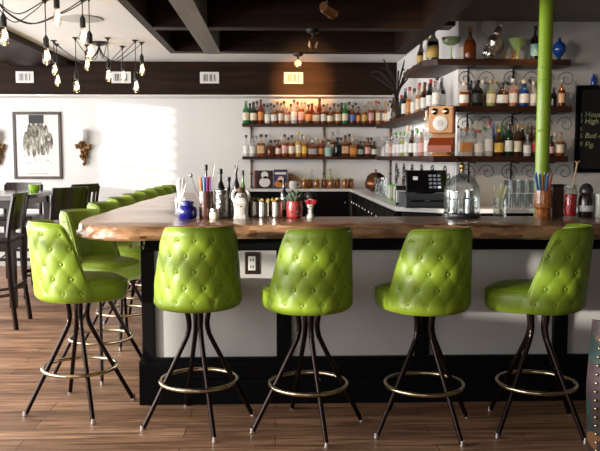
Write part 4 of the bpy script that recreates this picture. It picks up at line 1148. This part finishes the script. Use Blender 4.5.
def figurine():
    t = thing('white_figurine', 'white porcelain laughing figurine with both arms raised above its head', 'figurine', (ix(241, 4.715), 4.715, BT))
    V = [(0, 0, .045), (0, 0, .085), (0, 0, .112), (0, -.004, .142), (0, -.004, .160),
         (-.04, 0, .105), (-.052, 0, .135), (-.045, 0, .165), (-.022, 0, .178),
         (.04, 0, .105), (.052, 0, .135), (.045, 0, .165), (.022, 0, .178), (0, 0, .012)]
    E = [(0, 1), (1, 2), (2, 3), (3, 4), (2, 5), (5, 6), (6, 7), (7, 8), (2, 9), (9, 10), (10, 11), (11, 12), (0, 13)]
    Rr = [.046, .042, .032, .033, .026, .015, .0125, .011, .009, .015, .0125, .011, .009, .044]
    skin_body('body', V, E, Rr, PORC, t)
    dk = mat('figurine dark paint', (.05, .03, .02), .4)
    bm = NB()
    for s in (-1, 1): sphere(bm, (s*.011, -.034, .150), .0042, 8, 5, .6, 1, 1.4)
    obj('eye', bm, dk, t, True)
    bm = NB(); tube(bm, smoothpts([(-.014, -.034, .139), (0, -.0385, .131), (.014, -.034, .139)], 4), .003, 5); obj('mouth', bm, dk, t, True)
    obj('nose', sphere(NB(), (0, -.0385, .144), .005, 8, 5), PORC, t, True)
    obj('belly_button', sphere(NB(), (0, -.047, .075), .004, 8, 5), dk, t, True)
    obj('hair', sphere(NB(), (0, .008, .172), .030, 14, 8, .62), mat('figurine hair brown', (.10, .05, .03), .4), t, True)
    bm = NB()
    for s in (-1, 1): sphere(bm, (s*.025, -.02, .014), .022, 12, 8, .6, .8, 1.2)
    obj('foot', bm, PORC, t, True)
figurine()
def garnish_cup(px, Y, lab, seed):
    t = tin(px, Y, .036, .098, 'garnish_cup', lab, 'cup', mat('ribbed steel', (.55, .50, .45), .22, 1.), grp='metal cups of olive picks', ridge=.025)
    rr = random.Random(seed)
    for i in range(12):
        a = rr.uniform(0, 2*pi); q = rr.uniform(0, .035)
        obj('dried_flower', sphere(NB(), (q*cos(a), q*sin(a), .10+rr.uniform(0, .018)), .010, 7, 5), mat(('olive garnish', 'brown garnish', 'straw garnish')[i % 3], ((.25, .22, .04), (.25, .10, .03), (.50, .38, .16))[i % 3], .6), t, True)
garnish_cup(254.3, 4.79, 'dark metal cup of dried flowers right of the white figurine', 1)
garnish_cup(263.5, 4.73, 'steel cup of dried flowers, middle of the three cups', 2)
garnish_cup(276.8, 4.73, 'steel cup of dried flowers beside the red cactus pot', 3)
bottle_lab = None
small_bottle(284, 4.82, .020, .24, DKG, 'small dark bottle with silver label behind the steel cups', BLKP, STEEL, 'bitters_bottle', None)
def cactus():
    t = thing('cactus_pot', 'red painted pot with a grey-green succulent on the bar', 'potted plant', (ix(294.5, 4.74), 4.74, BT))
    obj('pot', lathe(NB(), [(0, 0), (.040, 0), (.050, .01), (.054, .06), (.050, .10), (.045, .105), (.04, .09), (0, .085)], 22), mat('red glazed pot', (.33, .035, .03), .25, coat=.6, var=.2, scale=25), t, True)
    bm = NB()
    for s in (-.018, .018): lathe(bm, [(0, 0), (.009, .0), (.007, .004), (0, .005)], 10); 
    xform(bm, Matrix.Translation((.012, -.053, .065)) @ Matrix.Rotation(pi/2, 4, 'X'))
    tube(bm, smoothpts([(-.03, -.046, .04), (0, -.055, .03), (.03, -.047, .042)], 4), .003, 5)
    obj('painted_mark', bm, mat('pot pattern', (.10, .08, .12), .4), t, True)
    rr = random.Random(9); g1 = mat('succulent grey green', (.10, .13, .09), .6)
    for i in range(26):
        a = i*2.4; tilt = .25+.65*(i/26); L = .055+.02*rr.random()
        bm = lathe(NB(), [(0, 0), (.010, .008), (.013, L*.5), (.008, L*.8), (0, L)], 7, sy=.45)
        xform(bm, Matrix.Translation((0, 0, .095+.02*(1-i/26))) @ Matrix.Rotation(a, 4, 'Z') @ Matrix.Translation((.004+.018*i/26, 0, 0)) @ Matrix.Rotation(tilt, 4, 'Y') @ Matrix.Rotation(pi/2, 4, 'Z'))
        obj('succulent_leaf', bm, g1, t, True)
cactus()
def skull_head():
    t = thing('figurine_head', 'white head figurine wearing red sunglasses and black hair beside the cactus pot', 'figurine', (ix(310.5, 4.74), 4.74, BT))
    obj('base', lathe(NB(), [(0, 0), (.027, 0), (.026, .012), (.018, .03), (.018, .05), (0, .05)], 16), PORC, t, True)
    V = [(0, .004, .045), (0, -.006, .072), (0, 0, .100), (0, .004, .125)]
    skin_body('head', V, [(0, 1), (1, 2), (2, 3)], [.018, .026, .034, .030], PORC, t)
    bm = NB(); sphere(bm, (0, .012, .130), .040, 14, 10, .85); sphere(bm, (-.026, .015, .10), .017, 8, 6, 1.5); sphere(bm, (.026, .015, .10), .017, 8, 6, 1.5); obj('hair', bm, mat('black hair', (.012, .010, .010), .4), t, True)
    g = mat('red lens', (.35, .01, .02), .15, coat=.8); bm = NB()
    for s in (-1, 1):
        b2 = lathe(NB(), [(0, 0), (.017, 0), (.016, .006), (0, .008)], 14); xform(b2, Matrix.Translation((s*.0175, -.031, .100)) @ Matrix.Rotation(pi/2, 4, 'X'))
        obj('sunglass_lens', b2, g, t, True)
    obj('sunglass_bridge', tube(NB(), [(-.006, -.036, .103), (.006, -.036, .103)], .003, 6), g, t, True)
    for s in (-1, 1): obj('sunglass_temple', tube(NB(), [(s*.033, -.033, .103), (s*.036, .01, .105)], .002, 5), g, t, True)
    bm = NB()
    for k in range(5): box(bm, -.012+.005*k, -.008+.005*k, -.0325, -.029, .068, .077)
    obj('teeth', bm, mat('tooth grey', (.25, .22, .2), .5), t)
    bm = NB(); bm.verts.new; v = [bm.verts.new(p) for p in ((-.004, -.033, .086), (.004, -.033, .086), (0, -.038, .094), (0, -.031, .09))]; bm.faces.new(v[:3]); bm.faces.new((v[0], v[1], v[3])); bm.faces.new((v[0], v[2], v[3])); bm.faces.new((v[1], v[2], v[3])); obj('nose', bm, mat('tooth grey', (.25, .22, .2), .5), t)
skull_head()
def bell_jar():
    x = ix(461.5, 4.74)
    t = thing('glass_bell_jar', 'large clear glass bell jar with brass knob in front of the cash register', 'bell jar', (x, 4.74, BT))
    r = pxm(18.3, 4.7)
    obj('dome', lathe(NB(), [(r*.97, .03), (r, .035), (r, .16), (r*.93, .20), (r*.75, .235), (r*.45, .262), (r*.12, .275), (.012, .285), (.0, .285), (0, .280), (r*.42, .257), (r*.72, .231), (r*.9, .197), (r*.965, .158), (r*.965, .035)], 32), CLEAR, t, True)
    obj('base', lathe(NB(), [(0, 0), (r*1.04, 0), (r*1.06, .006), (r*1.04, .024), (r*.98, .03), (0, .03)], 32), mat('dark base', (.04, .04, .045), .2, coat=.5), t, True)
    obj('knob', lathe(NB(), [(.01, .284), (.013, .292), (.011, .30), (.018, .312), (.018, .324), (.010, .332), (.006, .345), (0, .348)], 14), mat('brass knob', (.55, .36, .14), .3, 1.), t, True)
    def tool(name, lab, lx, h, rr_):
        o = obj(name, lathe(NB(), [(0, 0), (rr_, 0), (rr_, h*.6), (rr_*.8, h*.66), (rr_*.82, h), (rr_*.75, h), (rr_*.6, h*.68), (0, h*.66)], 18), CHROME, None, True, (x+lx, 4.74, BT+.031)); tag(o, lab, 'cup', 'steel cups under the bell jar')
    tool('steel_cup', 'steel cup standing under the glass bell jar, left one', -.05, .13, .034); tool('steel_cup', 'steel cup standing under the glass bell jar, right one', .045, .14, .036)
bell_jar()
def coloured_jar():
    Y = 4.72; r = .055
    t = thing('straw_jar', 'cut-glass jar of blue, white and red straws in front of the green pole', 'straw jar', (ix(542.5, Y), Y, BT), 0, None)
    obj('glass', lathe(NB(), [(0, 0), (r*.8, 0), (r*.85, .03), (r*.75, .05), (r, .065), (r*1.05, .09), (r, .15), (r*.95, .17), (r*.86, .17), (r*.9, .1), (r*.6, .05), (0, .05)], 14), mat('amber cut glass', (.48, .16, .04), .08, coat=1., bump=.9, scale=55, var=.5), t)
    cs = [mat('straw light blue', (.20, .42, .68), .4), mat('straw pale', (.75, .74, .72), .4), mat('straw scarlet', (.5, .05, .04), .4), MATS['straw blue']]
    for i in range(14):
        x = -.045+.0066*i; bm = NB(); tube(bm, [(x*.5, .005*(i % 3-1), .08), (x*1.35, .012*(i % 3-1), .265+.008*((i*7) % 3))], .0048, 6); obj('straw', bm, cs[[0, 0, 0, 0, 3, 1, 2, 0, 1, 3, 1, 2, 2, 2][i]], t, True)
coloured_jar()
t = thing('wooden_box', 'dark brown wooden box standing between the straw jar and red bottle', 'box', (ix(556, 4.78), 4.78, BT))
obj('box', B(-.038, .038, -.03, .03, 0, .19, .004), wood('dark box wood', (.03, .012, .008), (.09, .04, .025), .4, 'Z'), t); obj('lid', B(-.041, .041, -.033, .033, .191, .205, .004), BLKP, t)
def cherry_jar():
    Y = 4.72; t = thing('cherry_jar', 'tall glass jar full of red cherries with a wooden stick', 'jar', (ix(570, Y), Y, BT))
    obj('glass', lathe(NB(), [(0, 0), (.042, 0), (.046, .01), (.046, .15), (.036, .175), (.034, .2), (.038, .205), (.032, .205), (.03, .18), (0, .17)], 18), CLEAR, t, True)
    obj('red_syrup', lathe(NB(), [(0, .008), (.037, .008), (.038, .145), (0, .15)], 16), mat('cherry red', (.60, .010, .016), .15, coat=.6, var=.35, scale=60), t, True)
    bm = NB(); tube(bm, [(.0, .0, .10), (.035, 0, .335)], .0055, 7); sphere(bm, (.036, 0, .34), .009, 8, 6); obj('wooden_stick', bm, mat('pale wood stick', (.55, .38, .2), .5), t, True)
    for s in (-1, 1):
        bm = NB(); tube(bm, [(.036, 0, .335), (.036+s*.014, 0, .352)], .004, 6); obj('stick_tip', bm, MATS['pale wood stick'], t, True)
cherry_jar()
def dark_jar(px, Y, lab, r, h, m, capm):
    t = thing('lidded_jar', lab, 'jar', (ix(px, Y), Y, BT), 0, None)
    obj('glass', lathe(NB(), [(0, 0), (r*.94, 0), (r, .01), (r, h*.55), (r*.85, h*.66), (r*.8, h*.7), (0, h*.7)], 18), m, t, True)
    obj('lid', lathe(NB(), [(0, h*.7), (r*.86, h*.7), (r*.9, h*.73), (r*.85, h*.84), (r*.5, h*.96), (0, h)], 18), capm, t, True)
    obj('label', lathe(NB(), [(r+.001, h*.18), (r+.0015, h*.19), (r+.0015, h*.34), (r+.001, h*.35)], 18), WHITEP, t, True)
dark_jar(585.5, 4.72, 'dark jar with round grey lid right of the red cherry jar', .047, .215, mat('dark jar glass', (.025, .015, .012), .1, coat=.8), mat('grey lid', (.10, .10, .105), .25, .6))
t = tin(600, 4.71, .042, .15, 'ribbed_jar', 'pale ribbed glass jar cut off by the right edge of the photo', 'jar', mat('pale ribbed glass', (.62, .62, .50), .15, coat=.8), ridge=.06)
# ------------------------------------------------------------------ chalkboard
def chalkboard():
    a = UY(573.5, 168, RY); b = UY(573.5, 85.5, RY); x0 = a.x; z0, z1 = a.z-.04, b.z; x1 = RX-.1
    t = thing('chalkboard', 'black framed chalkboard with handwritten menu on the right wall', 'chalkboard', (x0, RY-.001, z0))
    W, Hh = x1-x0, z1-z0
    obj('board', B(.03, W-.03, -.02, 0, .03, Hh-.03), mat('slate', (.012, .012, .013), .7, var=.3, scale=6), t)
    bm = NB(); f = .035
    box(bm, 0, W, -.035, 0, 0, f, .003); box(bm, 0, W, -.035, 0, Hh-f, Hh, .003); box(bm, 0, f, -.035, 0, f, Hh-f, .003); box(bm, W-f, W, -.035, 0, f, Hh-f, .003)
    obj('frame', bm, BLACK, t)
    ch = mat('chalk', (.45, .50, .26), .9)
    def txt(s, px, py, size):
        p = UY(px, py, RY-.022)
        cu = bpy.data.curves.new('chalk_writing', 'FONT'); cu.body = s; cu.size = size; cu.extrude = .0006; cu.shear = .15
        o = bpy.data.objects.new('tmp', cu); C.objects.link(o)
        me = bpy.data.meshes.new_from_object(o.evaluated_get(bpy.context.evaluated_depsgraph_get())); bpy.data.objects.remove(o)
        q = bpy.data.objects.new('chalk_writing', me); C.objects.link(q); me.materials.append(ch); q.parent = t
        q.location = (p.x-x0, -.0225, p.z-z0); q.rotation_euler = (pi/2, 0, 0)
    for s, y in (('8', 117.5), ('8', 123), ('6', 131), ('5', 138), ('8', 146)): txt(s, 579, y, .055)
    for s, y in (('House', 117), ('High', 123.5), ('Bud A', 138), ('Flg.', 147)): txt(s, 584.5, y, .065)
    for s, y in (('Wines', 107),): txt(s, 579, y, .035) if False else None
    o = obj('blue_bottle', lathe(NB(), SHAPES[SL](.022, .10), 14), mat('cobalt glass', (.008, .06, .30), .05, coat=1.), None, True, (UY(592.5, 85, RY).x, RY-.02, z1)); tag(o, 'tiny blue bottle standing on the chalkboard frame', 'bottle')
chalkboard()

# ------------------------------------------------------------------ swag bulb lights
FIL = mat('glowing filament', (1, .75, .35), .5, emit=(1., .68, .30), es=45.)
BULB = glass_mat('bulb glass', (1., .95, .86), base=.05)
SOCK = mat('black socket', (.008, .008, .008), .4)
CORD = mat('black cord', (.01, .01, .01), .6)
def swag(lab, canopy, bulbs, seed):
    cx, cy = canopy
    t = thing('swag_chandelier', lab, 'hanging light', (cx, cy, CZ), 0, None)
    obj('canopy', lathe(NB(), [(0, -.001), (.085, -.001), (.085, -.02), (.05, -.035), (.02, -.045), (0, -.045)], 24), SOCK, t, True)
    rr = random.Random(seed)
    for (px, py, Y, sc) in bulbs:     # pixel of the bulb centre, distance
        p = UY(px, py, Y)
        x, y = p.x-cx, p.y-cy; zb = p.z-CZ
        d = sqrt(x*x+y*y); sag = -.12-.16*d
        bm = NB()
        pts = [(0, 0, -.04), (x*.12, y*.12, sag*.75), (x*.4, y*.4, sag*1.05), (x*.75, y*.75, sag*.55), (x*.98, y*.98, -.022), (x, y, -.015), (x, y, -.05), (x, y, zb*.5), (x, y, zb+.16)]
        tube(bm, smoothpts(pts, 6), .0042, 6)
        c = obj('cord', bm, CORD, t, True)
        obj('ceiling_hook', lathe(NB(), [(0, 0), (.032, 0), (.032, -.006), (.014, -.016), (.008, -.032), (0, -.032)], 14, x, y, 0), SOCK, c, True)
        obj('socket', lathe(NB(), [(0, .062), (.021, .062), (.022, .07), (.022, .13), (.016, .142), (.006, .16), (0, .16)], 14, x, y, zb), SOCK, c, True)
        obj('bulb', lathe(NB(), [(0, -.070), (.016, -.066), (.031, -.045), (.034, -.022), (.028, .015), (.016, .05), (.014, .062), (0, .062)], 16, x, y, zb), BULB, c, True)
        bm = NB()
        for k in range(5):
            a = 2*pi*k/5; b_ = a+pi/5
            tube(bm, [(x+.007*cos(a), y+.007*sin(a), zb+.038), (x+.014*cos(b_), y+.014*sin(b_), zb-.030)], .0022, 5)
        obj('filament', bm, FIL, c)
swag('cluster of black-corded bare bulbs nearer the camera, top left', (-1.95, 5.45), [(4,36,5.6,1),(57,17,5.75,1),(46.5,56,6.1,1),(83,36,6.05,1),(90,52,6.0,1)], 1)
swag('farther cluster of black-corded bare bulbs with round ceiling canopy', (UY(99, 40, 8.3).x, 8.3), [(54.5,69,8.2,1),(57.5,80,8.45,1),(76.5,86,8.0,1),(87,64,8.5,1),(108.5,75,8.0,1),(123,76,8.6,1),(136,86,8.15,1),(142,69,8.3,1)], 2)
def ceiling_disc():
    r = ray(80, 18); tt = (CZ-H)/r[2]; x, y = r[0]*tt, r[1]*tt
    o = obj('ceiling_speaker', lathe(NB(), [(0, 0), (.19, 0), (.19, -.010), (.17, -.014), (0, -.012)], 32), mat('speaker grille grey', (.50, .49, .47), .7), None, True, (x, y, CZ)); tag(o, 'flat round grey ceiling speaker behind the nearer bulb cluster', 'speaker')
ceiling_disc()

# ------------------------------------------------------------------ spotlights
def spot(px, py, Y, ztop, aim, lab, e, size=38, blend=.6, lc=(1., .56, .22)):
    p = UY(px, py, Y); x = p.x
    t = thing('ceiling_spotlight', lab, 'spotlight', (x, Y, ztop), 0, 'copper spotlights under the dark beams')
    obj('mount', lathe(NB(), [(0, 0), (.045, 0), (.045, -.02), (.02, -.03), (0, -.03)], 16), SOCK, t, True)
    d = Vector(aim)-Vector((x, Y, ztop-.09)); d.normalize()
    q = d.to_track_quat('Z', 'Y').to_matrix().to_4x4()
    bm = NB(); tube(bm, [(0, 0, -.02), (0, 0, -.09)], .009, 8); obj('arm', bm, SOCK, t, True)
    bm = lathe(NB(), [(0, -.05), (.026, -.05), (.032, -.03), (.034, .06), (.030, .06), (.026, -.01), (0, -.012)], 18); xform(bm, Matrix.Translation((0, 0, -.09)) @ q); obj('shade', bm, COPPER, t, True)
    bm = sphere(NB(), (0, 0, .02), .022, 12, 8); xform(bm, Matrix.Translation((0, 0, -.09)) @ q); obj('lamp', bm, mat('warm lamp', (1, .8, .5), .4, emit=(1., .66, .3), es=4.), t, True)
    L = bpy.data.lights.new('spot_light', 'SPOT'); L.energy = e; L.color = lc; L.spot_size = radians(size); L.spot_blend = blend; L.shadow_soft_size = .03
    o = bpy.data.objects.new('spot_light', L); C.objects.link(o); o.parent = t; o.location = Vector((0, 0, -.09))+d*.075
    o.rotation_euler = d.to_track_quat('-Z', 'Y').to_euler()
spot(313, 34, 5.46, ZB, (.35, 10.1, 1.75), 'copper spotlight under the middle dark crossbeam', 60, 40, .9)
spot(298, 60, 6.69, ZB, (.36, 9.95, 2.40), 'small copper spotlight under the rear dark crossbeam, lighting the vent', 1500, 17, 1., (1., .40, .11))
spot(328, 3, 4.25, ZB, (1.75, 6.5, 1.75), 'copper spotlight at the top edge of the photo', 90, 46, .9, (1., .78, .55))
spot(544, 4, 6.2, 2.614, (2.0, 6.5, 1.7), 'small copper spotlight behind the green pole at the top', 10, 100, .9)

# ------------------------------------------------------------------ dining corner
PANELC = wood('polished mahogany', (.008, .003, .003), (.025, .009, .008), .24, 'Z', 1., coat=.35, bump=.03)
def dining_chair(loc, rz, lab, slats=False, broad=False):
    t = thing('tall_dining_chair', lab, 'chair', loc, rz, 'dark counter-height dining chairs')
    sh = .74; w = .21
    for sx in (-1, 1):
        bm = NB(); tube(bm, smoothpts([(sx*(w+.012), -.25, 0), (sx*w, -.21, .40), (sx*w, -.20, sh), (sx*w, -.222, .93), (sx*w, -.262, 1.13)], 5), .021, 4); obj('leg', bm, DKCHAIR, t)
        bm = NB(); tube(bm, [(sx*(w+.012), .22, 0), (sx*w, .19, sh)], [.019, .024], 4); obj('leg', bm, DKCHAIR, t)
    bm = NB(); box(bm, -w-.03, w+.03, -.22, .23, sh-.0, sh+.045, .015); obj('seat', bm, DKCHAIR, t)
    bm = NB(); box(bm, -w, w, -.21, .19, sh-.075, sh-.002, .004); obj('apron', bm, DKCHAIR, t)
    obj('stretcher', B(-w, w, .195, .215, .27, .305, .003), DKCHAIR, t)
    obj('stretcher', B(-w, w, -.235, -.215, .33, .365, .003), DKCHAIR, t)
    for sx in (-1, 1):
        bm = NB(); tube(bm, [(sx*w, -.22, .30), (sx*w, .20, .24)], .013, 4); obj('stretcher', bm, DKCHAIR, t)
    def curved(z0, z1, y0, y1, x0=-w, x1=w, th=.016):
        bm = NB(); n = 10; L = []
        for i in range(n+1):
            x = x0+(x1-x0)*i/n; cv = -.035*(1-(x/w)**2)
            L.append([bm.verts.new(p) for p in ((x, y0+cv, z0), (x, y1+cv, z1), (x, y1+cv+th, z1), (x, y0+cv+th, z0))])
        for a, b in zip(L, L[1:]):
            for k in range(4): bm.faces.new((a[k], b[k], b[(k+1) % 4], a[(k+1) % 4]))
        bm.faces.new(L[0]); bm.faces.new(L[-1][::-1]); return bm
    if slats:
        obj('top_rail', curved(1.06, 1.155, -.252, -.270), DKCHAIR, t)
        for i in range(4):
            x = -.135+.09*i; obj('slat', curved(sh+.04, 1.06, -.203, -.252, x-.022, x+.022), DKCHAIR, t)
    else:
        obj('back_panel', curved(.84, 1.155, -.213, -.270, -w-.02 if broad else -w, w+.02 if broad else w), PANELC, t)
    return t
dining_chair((-2.45, 6.66, 0), R(93), 'dark tall wooden chair nearest the left edge, its narrow back panel turned sideways')
dining_chair((-2.27, 7.95, 0), R(56), 'dark tall wooden chair with broad back just left of the first inner green stool', broad=True)
dining_chair((-2.36, 8.85, 0), R(60), 'dark tall wooden chair with slats behind the broad-backed chair', slats=True)
dining_chair((-3.0, 9.0, 0), R(180), 'dark tall wooden chair on the far side of the table below the framed print')
def table(x0, x1, y0, y1, z, lab):
    t = thing('dining_table', lab, 'table', ((x0+x1)/2, (y0+y1)/2, 0)); hx, hy = (x1-x0)/2, (y1-y0)/2
    obj('tabletop', B(-hx, hx, -hy, hy, z-.045, z, .006), wood('table top dark', (.02, .012, .01), (.05, .03, .024), .18, 'X', coat=.5), t)
    for sx in (-1, 1):
        for sy in (-1, 1): obj('leg', B(sx*(hx-.09)-.032, sx*(hx-.09)+.032, sy*(hy-.09)-.032, sy*(hy-.09)+.032, 0, z-.046, .004), DKCHAIR, t)
    bm = NB(); box(bm, -hx+.06, hx-.06, -hy+.075, -hy+.1, z-.12, z-.046); box(bm, -hx+.06, hx-.06, hy-.1, hy-.075, z-.12, z-.046); box(bm, hx-.1, hx-.075, -hy+.1, hy-.1, z-.12, z-.046); box(bm, -hx+.075, -hx+.1, -hy+.1, hy-.1, z-.12, z-.046); obj('apron', bm, DKCHAIR, t)
table(-3.75, -2.45, 7.35, 8.70, 1.085, 'long dark counter-height table below the framed print')
def green_cup():
    x = UY(34.5, 188, 8.3).x
    t = thing('green_bowl', 'small lime green bowl on the dark table', 'bowl', (x, 8.3, 1.086))
    obj('bowl', lathe(NB(), [(0, 0), (.04, 0), (.055, .02), (.062, .075), (.056, .075), (.05, .02), (0, .012)], 20), mat('lime ceramic', (.28, .52, .03), .3, coat=.5), t, True)
green_cup()
# patterned armchair, mostly outside the frame at bottom right
def armchair():
    pat = voronoi_mat('patchwork fabric', [(.010, .045, .04), (.03, .016, .012), (.08, .022, .010), (.012, .02, .02), (.03, .016, .02), (.14, .06, .02), (.012, .04, .035)], 11, .45, .5)
    t = thing('patchwork_chair', 'colourful patchwork upholstered chair edged with nailheads at the lower right corner', 'chair', (UY(588, 380, 2.95).x+.485, 3.05, 0), R(0))
    L = []; bm = NB(); n = 28
    def edge(q): return .02*sin(q*pi*1.3)-.05*q+.0
    for i in range(n+1):
        a = radians(-88+176*i/n); col = []
        for j in range(15):
            q = j/14; z = .06+.745*q; r = .425+.045*min(1, q*1.6)-.02*q*q
            hh = z if abs(a) < 1.2 else z
            col.append((r*sin(a), -r*.55*cos(a)-.03*q, hh))
        for j in range(15):
            q = 1-j/14; z = .06+.73*q; r = .385
            col.append((r*sin(a), -r*.55*cos(a)-.02*q+.02, z))
        L.append([bm.verts.new(p) for p in col])
    for a, b in zip(L, L[1:]):
        m = len(a)
        for j in range(m): bm.faces.new((a[j], a[(j+1) % m], b[(j+1) % m], b[j]))
    bm.faces.new(L[0]); bm.faces.new(L[-1][::-1])
    bk = obj('backrest', bm, pat, t, True)
    obj('seat', B(-.24, .30, -.16, .42, .22, .42, .03), pat, t)
    for sx in (-1, 1):
        for y in (-.15, .36): 
            bm = NB(); tube(bm, [(sx*.20, y, 0), (sx*.20, y, .22)], [.018, .026], 8); obj('leg', bm, DKCHAIR, t, True)
    nl = None
    for k in range(20):
        q = k/19; z = .09+.68*q; r = .429+.045*min(1, q*1.6)-.02*q*q; a = radians(-74)
        if nl is None: nl = obj('nailhead', sphere(NB(), (0, 0, 0), .007, 8, 5), BRASS, bk, True); o = nl
        else: o = share('nailhead', nl, bk)
        o.location = (r*sin(a), -r*.55*cos(a)-.03*q, z)
armchair()

# ------------------------------------------------------------------ light
w = bpy.data.worlds.new('sky'); SC.world = w; w.use_nodes = True
bg = w.node_tree.nodes['Background']; bg.inputs['Color'].default_value = (.80, .90, 1., 1); bg.inputs['Strength'].default_value = .5
def fill_light(name, x, y, z, sx, sz, rot, e, col=(1., .985, .965)):
    L = bpy.data.lights.new(name, 'AREA'); L.shape = 'RECTANGLE'; L.size = sx; L.size_y = sz; L.energy = e; L.color = col
    o = bpy.data.objects.new(name, L); C.objects.link(o); o.location = (x, y, z); o.rotation_euler = rot
for i, (p, q, z0, z1) in enumerate(LOPEN):
    fill_light('window_daylight', LX+.03, (p+q)/2, (z0+z1)/2, z1-z0, q-p, (0, -pi/2, 0), (165, 170, 150)[i])  # area fill added on the room side of the blinds, standing in for daylight
for (p, q, z0, z1) in FOPEN:
    fill_light('window_daylight', (p+q)/2, FY-.14, (z0+z1)/2, q-p, z1-z0, (pi/2, 0, 0), 14)
S = bpy.data.lights.new('sun', 'SUN'); S.energy = 7.; S.angle = radians(1.2); S.color = (1., .93, .82)
so = bpy.data.objects.new('sun', S); C.objects.link(so)
d = Vector((.86, .47, -.085)); so.rotation_euler = d.to_track_quat('-Z', 'Y').to_euler(); so.location = (-8, -4, 4)
SC.view_settings.view_transform = 'Standard'; SC.view_settings.look = 'None'; SC.view_settings.gamma = 1; SC.view_settings.exposure = 0.
SC.view_settings.use_curve_mapping = False
SC.cycles.max_bounces = 8; SC.cycles.diffuse_bounces = 4; SC.cycles.glossy_bounces = 4; SC.cycles.transmission_bounces = 6; SC.cycles.transparent_max_bounces = 16
SC.cycles.sample_clamp_indirect = 6; SC.cycles.use_denoising = True
